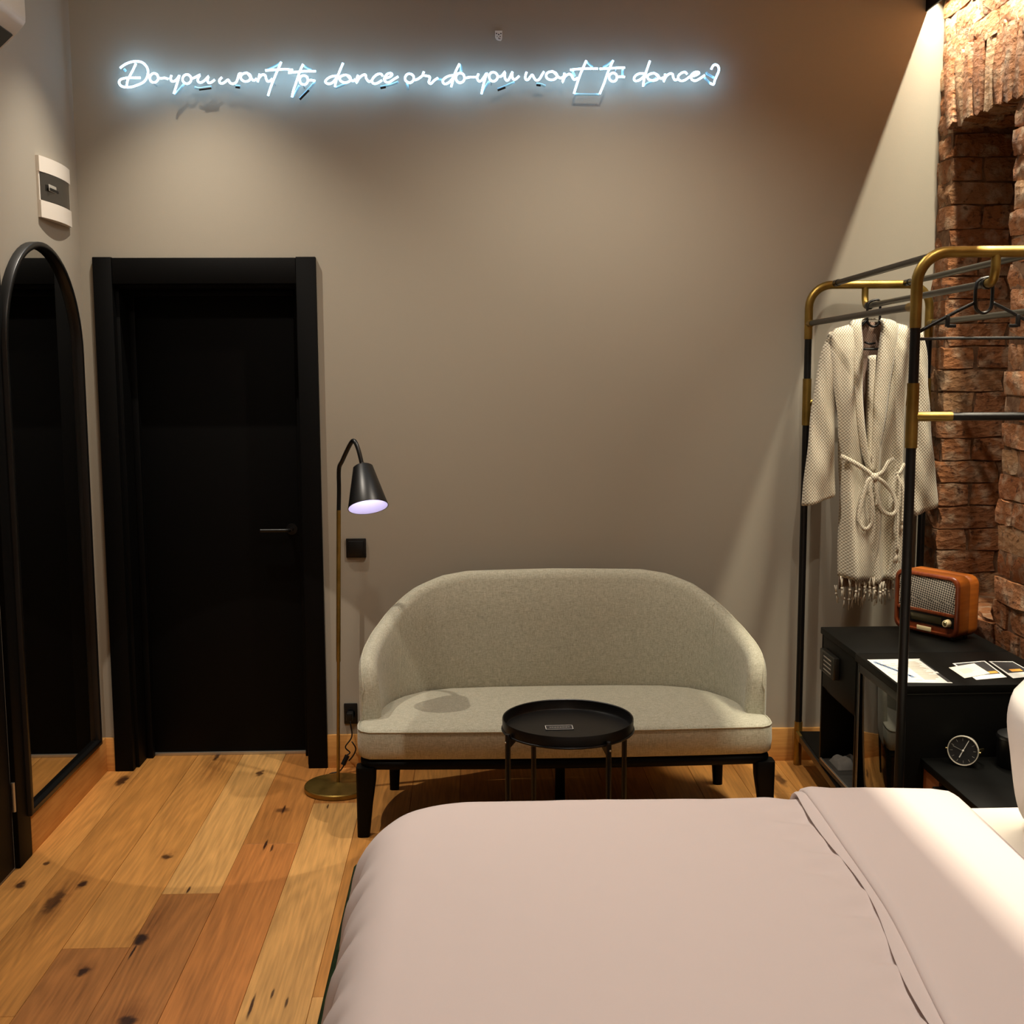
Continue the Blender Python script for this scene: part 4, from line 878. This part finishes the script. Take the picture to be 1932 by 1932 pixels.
# outlines in the room: outer and inner edges of each front panel by height
Lout = [(.80, 1.412), (.95, 1.410), (1.20, 1.412), (1.32, 1.402), (1.40, 1.394), (1.49, 1.384), (1.60, 1.362), (1.70, 1.346), (1.77, 1.348), (1.80, 1.362), (1.815, 1.40), (1.825, 1.455)]
Lin = [(.80, 1.545), (.95, 1.548), (1.15, 1.560), (1.25, 1.535), (1.35, 1.485), (1.50, 1.452), (1.60, 1.440), (1.70, 1.445), (1.78, 1.455), (1.825, 1.470)]
Rin = [(.80, 1.500), (.95, 1.505), (1.15, 1.510), (1.25, 1.515), (1.35, 1.518), (1.50, 1.522), (1.60, 1.535), (1.70, 1.548), (1.78, 1.556), (1.825, 1.570)]
Rout = [(.80, 1.640), (.95, 1.646), (1.20, 1.652), (1.32, 1.648), (1.45, 1.646), (1.60, 1.660), (1.70, 1.690), (1.77, 1.700), (1.80, 1.690), (1.815, 1.660), (1.825, 1.600)]
def waist(z): return .022*math.exp(-((z-1.26)/.10)**2)
def panel(lo, li, yf, ph, hem, up):
    def fn(u, v):
        z = lerp(hem(u), 1.823, v); a, b_ = pl(lo, z), pl(li, z)
        x = lerp(a, b_, u); e = 1-abs(2*u-1)**4
        bulge = .030*e*min(1, (1.84-z)/.12)
        y = yf - bulge + fold(x, z, ph) + waist(z)*.8 + (.030 if z > 1.80 else 0)*((z-1.80)/.025)
        return rb_(x, y, z)
    return fn
yF = BY-.030
o = MB().grid(panel(Rout[:], Rin, yF, 1.3, lambda u: .835+.012*math.sin(5*u), 0), 18, 44).build('front_panel', M['robe'], t, angle=180)
solid(o, .004)
o = MB().grid(panel(Lout, Lin, yF-.010, .2, lambda u: .855-.010*u, 0), 18, 44).build('front_panel', M['robe'], t, angle=180)
solid(o, .004)
def back(u, v):
    z = lerp(.80, 1.828, v); a, b_ = pl(Lout, z), pl(Rout, z); x = lerp(a+.012, b_-.012, u)
    e = 1-abs(2*u-1)**4
    return rb_(x, BY+.012+.035*e*min(1, (1.86-z)/.15)+fold(x, z, 2.2, .8)-waist(z)*.5, z)
o = MB().grid(back, 24, 30).build('back_panel', M['robe_in'], t, angle=180); solid(o, .004)
# shawl collar bands
def band(path, wl, wr, y, ph):
    P = smooth_path([(x, y0, z) for x, y0, z in path], 6); m = MB(); n = len(P)
    rings = []
    for i, p in enumerate(P):
        q = i/(n-1); w0, w1 = pl(wl, q), pl(wr, q)
        f = .003*math.sin(9*q+ph)
        rings.append([(p.x-w0, p.y+.010, p.z), (p.x-w0*.6, p.y-.004+f, p.z+.002), (p.x, p.y-.010+f, p.z+.003), (p.x+w1*.6, p.y-.006-f, p.z+.002), (p.x+w1, p.y+.008, p.z), (p.x+w1*.5, p.y+.014, p.z), (p.x-w0*.5, p.y+.014, p.z)])
    rings = [[rb_(*q) for q in r] for r in rings]
    return m.loft(rings)
yC = yF-.030
band([(1.515, BY+.028, 1.836), (1.478, BY+.010, 1.838), (1.448, yC+.02, 1.812), (1.450, yC, 1.70), (1.452, yC-.004, 1.58), (1.466, yC-.006, 1.45), (1.490, yC, 1.34), (1.513, yC+.002, 1.262)],
     [(0, .02), (.2, .024), (.35, .028), (.7, .020), (1, .008)], [(0, .015), (.2, .018), (.35, .024), (.7, .018), (1, .010)], 0, 0).build('collar', M['robe'], t, angle=180)
band([(1.515, BY+.028, 1.836), (1.552, BY+.010, 1.838), (1.572, yC+.02, 1.814), (1.556, yC, 1.70), (1.540, yC-.004, 1.58), (1.530, yC-.006, 1.45), (1.522, yC, 1.34), (1.516, yC+.002, 1.262)],
     [(0, .015), (.2, .022), (.35, .032), (.7, .020), (1, .006)], [(0, .02), (.2, .028), (.35, .042), (.7, .034), (1, .016)], 0, 2).build('collar', M['robe'], t, angle=180)
band([(1.515, yC+.016, 1.70), (1.512, yC+.012, 1.58), (1.508, yC+.008, 1.45), (1.508, yC+.004, 1.30)], [(0, .020), (1, .012)], [(0, .010), (1, .008)], 0, 1).build('lapel_edge', M['robe'], t, angle=180)
# sleeves: flattened tapering tubes with slanted cuffs
def sleeve(rows, ph):
    rings = []
    P = smooth_path([(a, b_, z) for z, a, b_, d in rows], 6)
    D_ = [d for *_, d in rows]
    for i, p in enumerate(P):
        q = i/(len(P)-1); d = lerp(D_[int(q*(len(D_)-1))], D_[min(len(D_)-1, int(q*(len(D_)-1))+1)], (q*(len(D_)-1)) % 1)
        cx, hw_ = (p.x+p.y)/2, (p.y-p.x)/2; ring = []
        for k in range(20):
            a = 2*PI*k/20; x = cx+hw_*math.cos(a)
            y = BY-.012+d*math.sin(a)*(1+.16*math.sin(30*p.z+ph+3*a))+.010*math.sin(75*x+12*p.z+ph)*q+.012*noise.noise(Vector((x*20, p.z*7, ph)))
            z = p.z+ (.020*math.cos(a)*sstep(.8, 1, q))
            ring.append(rb_(x, y, z))
        rings.append(ring)
    m = MB(); m.loft(rings, True, False); return m
o = sleeve([(1.79, 1.352, 1.41, .022), (1.70, 1.322, 1.392, .034), (1.52, 1.296, 1.384, .040), (1.36, 1.282, 1.386, .040), (1.23, 1.270, 1.388, .040), (1.150, 1.266, 1.390, .042)], 0).build('sleeve', M['robe'], t, angle=180); solid(o, .004)
o = sleeve([(1.79, 1.652, 1.705, .022), (1.70, 1.668, 1.725, .034), (1.52, 1.672, 1.735, .040), (1.36, 1.680, 1.757, .040), (1.23, 1.688, 1.774, .040), (1.110, 1.692, 1.784, .042)], 2).build('sleeve', M['robe'], t, angle=180); solid(o, .004)
# belt with bow, second tie and tassels
yB = yC-.022
def cord(pts, r, name, k=6, closed=False):
    P = [rb_(*p) for p in pts]
    return MB().tube(smooth_path(P, k, closed), r, 8, closed=closed, flat=(1.25, .8)).build(name, M['robe'], t, angle=180)
bl = cord([(1.398, yB+.03, 1.324), (1.433, yB+.008, 1.305), (1.474, yB, 1.28), (1.516, yB-.004, 1.248)], .0075, 'belt')
def sub(pts, r, name, closed=False, k=6):
    o = cord(pts, r, name, k, closed); o.parent = bl; return o
sub([(1.516, yB-.004, 1.248), (1.55, yB, 1.264), (1.574, yB+.012, 1.298), (1.60, yB+.03, 1.312)], .0075, 'belt_end')
sub([(1.513, yB-.008, 1.245), (1.492, yB-.006, 1.227), (1.472, yB-.002, 1.145), (1.465, yB, 1.083), (1.488, yB-.002, 1.048), (1.513, yB-.004, 1.07), (1.512, yB-.008, 1.133), (1.502, yB-.010, 1.202), (1.511, yB-.010, 1.243)], .0068, 'bow_loop')
sub([(1.52, yB-.008, 1.245), (1.552, yB-.006, 1.226), (1.591, yB-.002, 1.182), (1.607, yB, 1.125), (1.587, yB-.002, 1.102), (1.549, yB-.004, 1.123), (1.528, yB-.008, 1.183), (1.520, yB-.010, 1.238)], .0068, 'bow_loop')
sub([(1.524, yB-.006, 1.24), (1.530, yB-.006, 1.20), (1.527, yB-.004, 1.135)], .0066, 'belt_tail')
MB().lathe([(.0005, -.017), (.010, -.015), (.015, -.004), (.015, .006), (.009, .015), (.0005, .017)], 14, T=Matrix.Translation(rb_(1.517, yB-.008, 1.246))).build('knot', M['robe'], bl, angle=180)
sub([(1.642, yB+.03, 1.292), (1.620, yB+.012, 1.262), (1.604, yB+.006, 1.256)], .0066, 'side_tie')
sub([(1.607, yB+.006, 1.254), (1.627, yB+.002, 1.207), (1.632, yB+.004, 1.138), (1.633, yB+.004, 1.068)], .0066, 'side_tie')
sub([(1.606, yB+.004, 1.252), (1.616, yB, 1.213), (1.613, yB+.002, 1.107), (1.617, yB+.002, .955)], .0066, 'side_tie')
rt = random.Random(3)
def tassel(x, y, z, L_, n, spread, m):
    for k in range(n):
        dx = rt.uniform(-spread, spread); dy = rt.uniform(-.004, .004)
        m.tube([rb_(x, y, z), rb_(x+dx*.5, y+dy, z-L_*.4), rb_(x+dx, y+dy, z-L_*rt.uniform(.8, 1.1))], .0016, 5)
m = MB(); tassel(1.617, yB+.002, .955, .04, 9, .014, m); tassel(1.633, yB+.004, 1.068, .03, 7, .010, m)
m.build('tie_tassels', M['fringe'], bl, kind='stuff', angle=180)
m = MB()
for (x0, x1, z, y) in ((1.414, 1.545, .852, yF-.025), (1.50, 1.638, .835, yF-.012), (1.42, 1.635, .802, BY+.03)):
    n = int((x1-x0)/.017)
    for k in range(n):
        x = lerp(x0, x1, (k+.5)/n)+rt.uniform(-.003, .003); L_ = rt.uniform(.045, .070); dx = rt.uniform(-.008, .008)
        yy = y+fold(x, z)
        m.tube([rb_(x-.004, yy, z+.006), rb_(x+dx*.3, yy-.003, z-L_*.55)], .0024, 5); m.tube([rb_(x+.004, yy, z+.006), rb_(x+dx*.3, yy-.003, z-L_*.55)], .0024, 5)
        m.lathe([(.0004, -.006), (.005, -.003), (.0052, .002), (.0004, .005)], 7, T=Matrix.Translation(rb_(x+dx*.3, yy-.003, z-L_*.6)))
        for q in range(3): m.tube([rb_(x+dx*.3, yy-.003, z-L_*.6), rb_(x+dx+rt.uniform(-.006, .006), yy-.003, z-L_-rt.uniform(0, .02))], .0013, 4)
m.build('fringe', M['fringe'], t, kind='stuff', angle=180)
# fabric pattern note: hanging loop inside the neck
MB().tube(smooth_path([rb_(1.499, BY+.02, 1.752), rb_(1.515, BY+.012, 1.746), rb_(1.54, BY+.02, 1.748)], 4), .004, 6).build('hanging_loop', M['plastic_black'], t, angle=180)

# ================================================================ cabinets on the rack shelf
CX0, CX1, CZ0, CZ1 = 1.325, 1.852, .150, .680
t = thing('drawer_cabinet', 'low black cabinet with one drawer above an open bay below the robe', 'cabinet', (CX0, 3.957, CZ0))
cw, cd, chh = CX1-CX0, .413, CZ1-CZ0
MB().box(-.006, cw, 0, cd+.004, chh-.024, chh, .002).build('top_panel', M['black_wood'], t)
for y in (.0, cd-.016): MB().box(0, cw, y, y+.016, 0, chh-.0245, .001).build('side_panel', M['black_wood'], t)
MB().box(cw-.014, cw, .017, cd-.017, 0, chh-.025, .001).build('back_panel', M['black_wood'], t)
MB().box(-.002, cw-.015, .017, cd-.017, 0.004, .022, .001).build('bottom_board', M['dark_oak'], t, label='dark grained bottom board')
MB().box(.01, cw-.015, .017, cd-.017, .292, .304, .001).build('shelf', M['black_wood'], t)
MB().box(-.002, .004, .017, cd-.017, .020, .026, .0005).build('edge_strip', M['steel'], t)
dr = MB().box(.0, .018, .004, cd-.004, .306, chh-.028, .002).build('drawer', M['black_wood'], t)
MB().box(.018, cw-.04, .03, cd-.03, .315, .47, .001).build('drawer_box', M['black_wood'], dr)
pl_ = MB().box(-.022, .0, .195, .366, .380, .462, .003).build('drawer_pull', M['gun_metal'], dr, label='dark steel plate with slots')
m = MB()
for k in range(4): m.box(-.0228, -.0218, .225, .315, .394+k*.016, .399+k*.016)
m.build('slots', M['mark_grey'], pl_, angle=0)
MB().box(-.0226, -.0218, .212, .330, .386, .455).build('inset_panel', M['plastic_black'], pl_, angle=0)
t = thing('towel', 'crumpled grey towel in the open bay of the drawer cabinet', 'towel', (1.40, 4.27, CZ0+.022))
def tw(u, v):
    x = (u-.5)*.10; y = (v-.5)*.12; e = max(0, 1-(2*u-1)**4)*max(0, 1-(2*v-1)**4)
    return (x, y, .001+e*(.030+.018*noise.noise(Vector((x*40, y*40, 1.3)))))
MB().grid(tw, 16, 16).build('cloth', mat('grey_towel', (118, 114, 108), .95, bump=(200, .5, .001)), t, angle=180)

t = thing('minibar_cabinet', 'black cabinet with a dark glass door below the printed map', 'cabinet', (CX0, 3.535, CZ0))
cd = .415
MB().box(-.010, cw, -.004, cd+.004, chh-.026, chh, .002).build('top_panel', M['black_wood'], t)
for y in (.0, cd-.016): MB().box(0, cw, y, y+.016, 0, chh-.0265, .001).build('side_panel', M['black_wood'], t)
MB().box(cw-.014, cw, .017, cd-.017, 0, chh-.027, .001).build('back_panel', M['black_wood'], t)
MB().box(.02, cw-.015, .017, cd-.017, 0, .016, .001).build('bottom_board', M['black_wood'], t)
MB().box(.028, .05, .017, cd-.017, .017, chh-.028, .001).build('inner_liner', M['plastic_black'], t)
dr = MB().box(.003, .018, .006, cd-.006, .010, chh-.032, .002).build('glass_door', M['glass_dark'], t, label='dark reflecting glass door')
for y in (.006, cd-.020): MB().box(-.002, .0025, y, y+.014, .010, chh-.032, .0008).build('door_edge', M['black_metal'], dr)
MB().box(-.002, .0025, .021, cd-.021, chh-.060, chh-.032, .0008).build('door_edge', M['black_metal'], dr)
MB().box(-.0015, .001, cd-.0225, cd-.0205, .010, chh-.035).build('door_edge_trim', M['steel'], dr, angle=0)
MB().box(.0, cw-.002, -.0045, -.0035, chh-.0275, chh-.0262).build('edge_trim', M['gun_metal'], t, angle=0)

# ================================================================ radio
t = thing('table_radio', 'retro brown wooden table radio standing on the black cabinet', 'radio', (1.658, 4.212, CZ1), math.radians(-59))
rw, rh, rd = .278, .222, .118
m = MB(); rings = []
def rr2(g, y): return [(p[0], y, p[1]) for p in rrect(-rw/2+g, rw/2-g, .010+g, .010+rh-g, .034-g*.5, 6)]
for g, y in ((.0, .004), (0, .058), (.004, .0625), (.004, .0665), (0, .071), (0, rd-.012), (.003, rd-.004), (.010, rd)): rings.append(rr2(g, y))
m.loft(rings, True, True).build('case', M['radio_wood'], t, angle=50)
# mahogany front rim, recessed face
m = MB(); m.loft([rr2(0, .004), rr2(0, -.004), rr2(.004, -.008), rr2(.012, -.008), rr2(.014, .003)], True, False).build('front_rim', M['radio_dark'], t, angle=50)
MB().loft([rr2(.013, .0035), rr2(.013, .0015)]).build('face', M['radio_dark'], t, angle=40)
MB().box(-rw/2+.020, rw/2-.016, -.003, .001, .098, .010+rh-.016, .004).build('speaker_grille', M['grille'], t, label='woven pale speaker cloth')
MB().box(-rw/2+.014, rw/2-.014, -.007, .001, .086, .098, .002).build('middle_rail', M['radio_dark'], t)
dl = MB().box(-rw/2+.018, rw/2-.016, -.002, .001, .044, .086, .002).build('dial_panel', M['plastic_black'], t)
MB().box(-.062, .070, -.004, -.0015, .052, .078, .001).build('dial_glass', M['screen'], dl)
for x in (-.087, .098):
    kb = MB().lathe([(.0005, .020), (.011, .020), (.0125, .018), (.0135, .004), (.0145, .0), (.0005, 0)], 24, T=Matrix.Translation((x, -.002, .063)) @ Matrix.Rotation(PI/2, 4, 'X')).build('knob', M['cream'], t)
    MB().lathe([(.0005, .0), (.0075, .0), (.006, .0015), (.0005, .0015)], 20, T=Matrix.Translation((x, -.022, .063)) @ Matrix.Rotation(PI/2, 4, 'X')).build('knob_cap', M['pale_brass'], kb)
MB().box(-.032, .030, -.0095, -.0065, .020, .036, .001, T=Matrix.Rotation(0, 4, 'X')).build('badge', M['cream'], t)
for x in (-.1, .1):
    for y in (.02, .095): MB().lathe([(.001, 0), (.009, 0), (.008, .011), (.001, .011)], 14, T=Matrix.Translation((x, y, 0))).build('foot', M['plastic_black'], t)

# ================================================================ papers
def sheet_obj(name, label, quad, z, m, cat='paper', th=.0006, marks=()):
    cx = sum(p[0] for p in quad)/4; cy = sum(p[1] for p in quad)/4
    t = thing(name, label, cat, (cx, cy, z), 0.0, 'flyers on the near cabinet' if name == 'flyer' else None)
    q = [(p[0]-cx, p[1]-cy) for p in quad]
    MB().prism(q, 0, th).build('sheet', m, t, angle=0)
    def P(u, v): return tuple(lerp(lerp(q[0][k], q[1][k], u), lerp(q[3][k], q[2][k], u), v) for k in (0, 1))
    for nm, mm, rects in marks:
        b_ = MB()
        hh = .0004 if 'orange' in nm else .0002
        for (u0, u1, v0, v1) in rects: b_.prism([P(u0, v0), P(u1, v0), P(u1, v1), P(u0, v1)], th, th+hh)
        b_.build(nm, mm, t, angle=0)
    return t
rp = random.Random(11)
lines = [(.58, .58+rp.uniform(.2, .36), .12+.035*k, .12+.035*k+.012) for k in range(22)]
river = [(.05+.03*k, .12+.03*k, .10+.055*k, .19+.055*k) for k in range(12)]
roads = [(rp.uniform(.04, .4), 0, rp.uniform(.06, .9), 0) for k in range(26)]
roads = [(a, a+rp.uniform(.02, .14), v, v+.008) for a, _, v, _ in roads]
sheet_obj('printed_map', 'large white printed map sheet lying on the near black cabinet', [(1.326, 3.862), (1.505, 3.866), (1.492, 3.555), (1.322, 3.572)], CZ1+.0002, M['paper'], 'map', marks=(
    ('river_print', M['ink_blue'], river), ('road_print', M['ink_tan'], roads), ('text_print', M['ink_tan'], lines), ('dark_margin', M['ink_black'], [(.965, .998, .03, .55), (.93, .998, .62, .97)])))
sheet_obj('flyer', 'black and orange flyer under the pale card on the cabinet', [(1.590, 3.797), (1.712, 3.827), (1.691, 3.616), (1.581, 3.589)], CZ1+.0002, M['paper'], 'flyer', marks=(
    ('black_print', M['ink_black'], [(.05, .95, .04, .78)]),
    ('orange_print', M['ink_orange'], [(.62, .92, .62, .74)]), ))
sheet_obj('flyer', 'black and orange flyer nearest the brick wall on the cabinet', [(1.722, 3.820), (1.800, 3.812), (1.800, 3.630), (1.705, 3.602)], CZ1+.0002, M['paper'], 'flyer', marks=(
    ('black_print', M['ink_black'], [(.08, .95, .04, .72)]),
    ('orange_print', M['ink_orange'], [(.30, .75, .52, .66)]), ))
sheet_obj('card', 'pale grey card lying on top of the flyers on the cabinet', [(1.554, 3.739), (1.660, 3.790), (1.656, 3.660), (1.551, 3.606)], CZ1+.0014, mat('pale_card', (214, 206, 192), .7), 'card', marks=(
    ('text_print', M['ink_grey'], [(.2, .2+rp.uniform(.3, .5), .3+.05*k, .3+.05*k+.012) for k in range(8)]), ))

# ================================================================ bedside table, clock, canister
t = thing('bedside_table', 'small walnut bedside table with a black top beside the bed', 'bedside table', (1.40, 3.10, 0))
nw, nd, nz = .335, .432, .45
MB().box(-.010, nw, -.002, nd, nz-.026, nz, .003).build('top', M['black_wood'], t)
for y in (.004, nd-.022): MB().box(0, nw, y, y+.018, .185, nz-.0265, .001).build('side_panel', M['walnut'], t)
MB().box(nw-.012, nw, .022, nd-.022, .185, nz-.027, .001).build('back_panel', M['walnut'], t)
MB().box(0, nw-.0125, .022, nd-.022, .185, .203, .001).build('bottom_panel', M['walnut'], t)
MB().box(0, .018, nd-.125, nd-.0225, .2035, nz-.0265, .001).build('front_panel', M['walnut'], t)
MB().box(0, .018, .0225, .070, .2035, nz-.0265, .001).build('front_panel', M['walnut'], t)
dr = MB().box(-.022, .30, .075, nd-.130, .215, nz-.045, .003).build('drawer', M['black_wood'], t)
for x in (.02, nw-.02):
    for y in (.03, nd-.03): MB().lathe([(.001, 0), (.010, 0), (.014, .186), (.001, .186)], 14, T=Matrix.Translation((x, y, 0))).build('leg', M['black_metal'], t)

t = thing('table_clock', 'round black faced clock with a silver rim on the bedside table', 'clock', (1.492, 3.455, .4505), math.radians(-33))
Tc = Matrix.Translation((0, -.005, .0475)) @ Matrix.Scale(.885, 4) @ Matrix.Rotation(math.radians(-4), 4, 'X') @ Matrix.Rotation(PI/2, 4, 'X')     # disc axis z points to the viewer
MB().lathe([(.0005, -.058), (.036, -.058), (.040, -.054), (.0425, -.012), (.050, -.008), (.050, -.002), (.049, .002), (.0005, .002)], 56, T=Tc).build('case', M['steel'], t, angle=40)
MB().lathe([(.0495, -.004), (.052, -.003), (.0525, .003), (.051, .0068), (.0485, .0065), (.0480, .002)], 56, T=Tc, cap=False).build('rim', M['rim'], t, angle=40, label='bright silver rim')
MB().lathe([(.0005, .0024), (.0478, .0024), (.0478, .003), (.0005, .003)], 48, T=Tc).build('dial', M['clock_face'], t, angle=30)
def hand(ang, r0, r1, w_, z, name, m):
    a = math.radians(ang); T = Tc @ Matrix.Translation((0, 0, z)) @ Matrix.Rotation(-a, 4, 'Z')
    MB().box(-w_/2, w_/2, r0, r1, 0, .0006, T=T).build(name, m, t, angle=0)
for k in range(12): hand(k*30-4, .034, .043, .0011, .0031, 'hour_mark', M['mark_grey'])
hand(25, -.004, .042, .0024, .0042, 'minute_hand', M['white_paint']); hand(204, -.004, .027, .0034, .0036, 'hour_hand', M['white_paint'])
hand(291, -.003, .036, .0011, .005, 'alarm_hand', M['mark_grey'])
MB().lathe([(.0005, .003), (.0036, .003), (.003, .0062), (.0005, .0065)], 16, T=Tc).build('centre_cap', M['white_paint'], t)
for s in (-1, 1): MB().lathe([(.0005, 0), (.0035, 0), (.0035, .006), (.0005, .007)], 12, T=Tc @ Matrix.Rotation(s*PI/2, 4, 'Y') @ Matrix.Translation((0, 0, .0515))).build('side_pin', M['pale_brass'], t)
MB().tube([(.044, 0, .055), (.052, .020, .053), (.050, .044, .046), (.036, .054, .026)], .003, 8).build('bracket_arm', M['pale_brass'], t)
MB().box(-.026, .026, .034, .058, 0, .006, .002).build('foot_bar', M['steel'], t)

t = thing('canister', 'black round canister with a domed lid at the back of the bedside table', 'canister', (1.662, 3.445, .4505))
MB().lathe([(.001, 0), (.064, 0), (.066, .004), (.066, .084), (.001, .084)], 40).build('body', M['black_metal'], t)
MB().lathe([(.001, .0842), (.068, .0842), (.069, .088), (.066, .098), (.04, .108), (.012, .112), (.001, .112)], 40).build('lid', M['plastic_black'], t, angle=50)

# ================================================================ bed
t = thing('bed', 'double bed with a dark green velvet base under the pale duvet', 'bed', (.8, 2.05, 0))
def bo(x, y, z): return (x-.8, y-2.05, z)
BY0, BY1 = 1.22, 2.94
MB().box(-.312-.8, 1.80-.8, BY0-2.05, BY1-2.05, .10, .40, .015, 3).build('base', M['green'], t)
for x in (-.2, 1.7):
    for y in (1.3, 2.85): MB().lathe([(.001, 0), (.02, 0), (.026, .101), (.001, .101)], 16, T=Matrix.Translation(bo(x, y, 0))).build('leg', M['black_wood'], t)
MB().loft([[(px, py, z) for px, py in rrect(-.20-.8+g, 1.78-.8-g, BY0+.03-2.05+g, 2.85-2.05-g, .17-g, 6)] for g, z in ((.03, .401), (.008, .415), (0, .44), (0, .52), (.008, .547), (.03, .561))]).build('mattress', M['sheet'], t, angle=60)
MB().box(1.805-.8, 1.865-.8, BY0-.03-2.05, BY1+.03-2.05, .02, 1.02, .02, 3).build('headboard', M['green'], t)
# duvet draped over foot and far side
DZ, DR, DX0, DY1 = .606, .115, -.150, 2.775
t = thing('duvet', 'pale pink white duvet spread over the bed with its edge folded back', 'duvet', (.8, 2.05, .5))
def drape(a, b_, z_top, r, x0, y1, lift=0.0):
    RC = .13; cx, cy = x0+RC, y1-RC
    if a < cx and b_ > cy:
        e = math.hypot(a-cx, b_-cy); o_ = min(.240, max(0, e-RC))
        if o_ == 0: return Vector((a, b_, z_top)), Vector((0, 0, 1)), 0
        d = Vector(((a-cx)/e, (b_-cy)/e, 0)); bx, by = cx+d.x*RC, cy+d.y*RC
    else:
        ox, oy = max(0, x0-a), max(0, b_-y1); o_ = math.hypot(ox, oy)
        bx, by = max(a, x0), min(b_, y1)
        if o_ == 0: return Vector((bx, by, z_top)), Vector((0, 0, 1)), 0
        d = Vector((-ox/o_, oy/o_, 0))
    q = o_/r
    if q < PI/2: return Vector((bx, by, z_top-r))+d*(r*math.sin(q))+Vector((0, 0, r*math.cos(q))), d*math.sin(q)+Vector((0, 0, math.cos(q))), o_
    return Vector((bx, by, z_top-r))+d*r+Vector((0, 0, -(o_-r*PI/2))), d, o_
def dv(u, v):
    a = lerp(DX0-.240, .93, u); b_ = lerp(1.10, DY1+.240, v)
    zt = DZ+.012*math.sin(3.0*(a+.2))*math.exp(-abs(b_-2.4))+.010*noise.noise(Vector((a*2.3, b_*2.3, .3)))
    p, n_, o_ = drape(a, b_, zt, DR, DX0, DY1)
    if o_ > 0:
        k = sstep(.05, .22, o_); th = math.atan2(max(0, b_-DY1), max(1e-6, DX0-a))
        s = b_ if b_ < DY1 else DY1+a*.7+th
        wr_ = .009*math.sin(38*s+14*o_)+.008*math.sin(63*s+22*o_+1)+.006*noise.noise(Vector((s*9, o_*4, 2)))
        p += n_*(k*wr_)
        if o_ > .10 and p.x < DX0: p.x -= .025*sstep(.1, .36, o_)
    crease = .006*math.exp(-((a-.74)/.06)**2)*(math.sin(38*b_+22*a)+.6*math.sin(67*b_-14*a+1))*sstep(1.2, 1.6, b_)
    p += Vector((0, 0, crease+.0018*noise.noise(Vector((a*14, b_*14, 4)))))
    return (p.x-.8, p.y-2.05, p.z-.5)
o = MB().grid(dv, 110, 130).build('cover', M['duvet'], t, angle=180)
solid(o, .012)
# folded-back band: a closed flattened loop in x, swept along y and over the far edge
FX = [(0.0, .0), (-.009, .004), (-.012, .010), (-.008, .017), (.010, .022), (.06, .024), (.14, .026), (.24, .024), (.31, .018), (.352, .008), (.366, -.004), (.36, -.012), (.25, -.010), (.1, -.006)]
def band_rings(x_left, dz, y0, y1, over, wob, wid=1.0, n=60):
    rings = []
    for k in range(n+1):
        b_ = lerp(y0, y1+over, k/n); oy = max(0, b_-y1); r = DR
        sh_ = wob(b_)
        q = oy/r
        if oy == 0: cy, cz, ny, nz_ = b_, DZ, 0, 1
        elif q < PI/2: cy, cz, ny, nz_ = y1+r*math.sin(q), DZ-r+r*math.cos(q), math.sin(q), math.cos(q)
        else: cy, cz, ny, nz_ = y1+r, DZ-r-(oy-r*PI/2), 1, 0
        ring = []
        for (dx, h) in FX:
            hh = (h*(.62+.35*math.exp(-((dx+.0)/.03)**2))+dz)*(1-.25*sstep(0, .2, oy))+.004*noise.noise(Vector((dx*6, b_*3, 7)))
            ring.append((x_left+sh_+dx*wid-.8, cy+ny*hh-2.05, cz+nz_*hh+.004-.5))
        rings.append(ring)
    return rings
wob1 = lambda y: .806+.018*math.sin(2.6*y+.6)-.04*sstep(2.2, 1.6, y)-.8+.8
MB().loft(band_rings(0, .002, 1.10, DY1, .18, wob1)).build('folded_band', M['duvet'], t, angle=70, label='edge of the duvet folded back towards the pillows')
wob2 = lambda y: .782+.018*math.sin(2.6*y+.5)-.04*sstep(2.2, 1.6, y)+.008*math.sin(9*y)
FXs = FX; FX = [(0, 0), (-.006, .002), (-.008, .005), (-.004, .008), (.02, .010), (.08, .010), (.08, 0)]
MB().loft(band_rings(0, .002, 1.10, DY1, .16, wob2)).build('under_hem', M['duvet'], t, angle=70)
FX = FXs
# pillows
def pillow(label, loc, rot, sx, sy, th):
    t = thing('pillow', label, 'pillow', loc, 0, 'pillows against the headboard'); t.rotation_euler = rot
    m = MB()
    def side(s):
        def fn(u, v):
            a, b_ = 2*u-1, 2*v-1
            pin = 1-.06*(a*a*b_*b_); x = a*sx/2*(1-.05*(1-b_*b_))*pin; y = b_*sy/2*(1-.06*(1-a*a))*pin
            e = max(0, (1-a**4))**.5*max(0, (1-b_**4))**.5
            return (x, y, s*(th/2*e**.8+.004)+.006*noise.noise(Vector((x*8, y*8, s)))*e)
        return fn
    m.grid(side(1), 26, 20); m.grid(side(-1), 26, 20)
    o = m.build('cover', M['pillow'], t, angle=180)
    return t
pillow('front white pillow leaning against the pillow by the headboard', (1.345, 2.40, .752), (PI/2+math.radians(-8), 0, PI/2), .68, .365, .20)
pillow('rear white pillow upright between the front pillow and headboard', (1.575, 2.42, .812), (PI/2+math.radians(-10), 0, PI/2), .70, .46, .18)
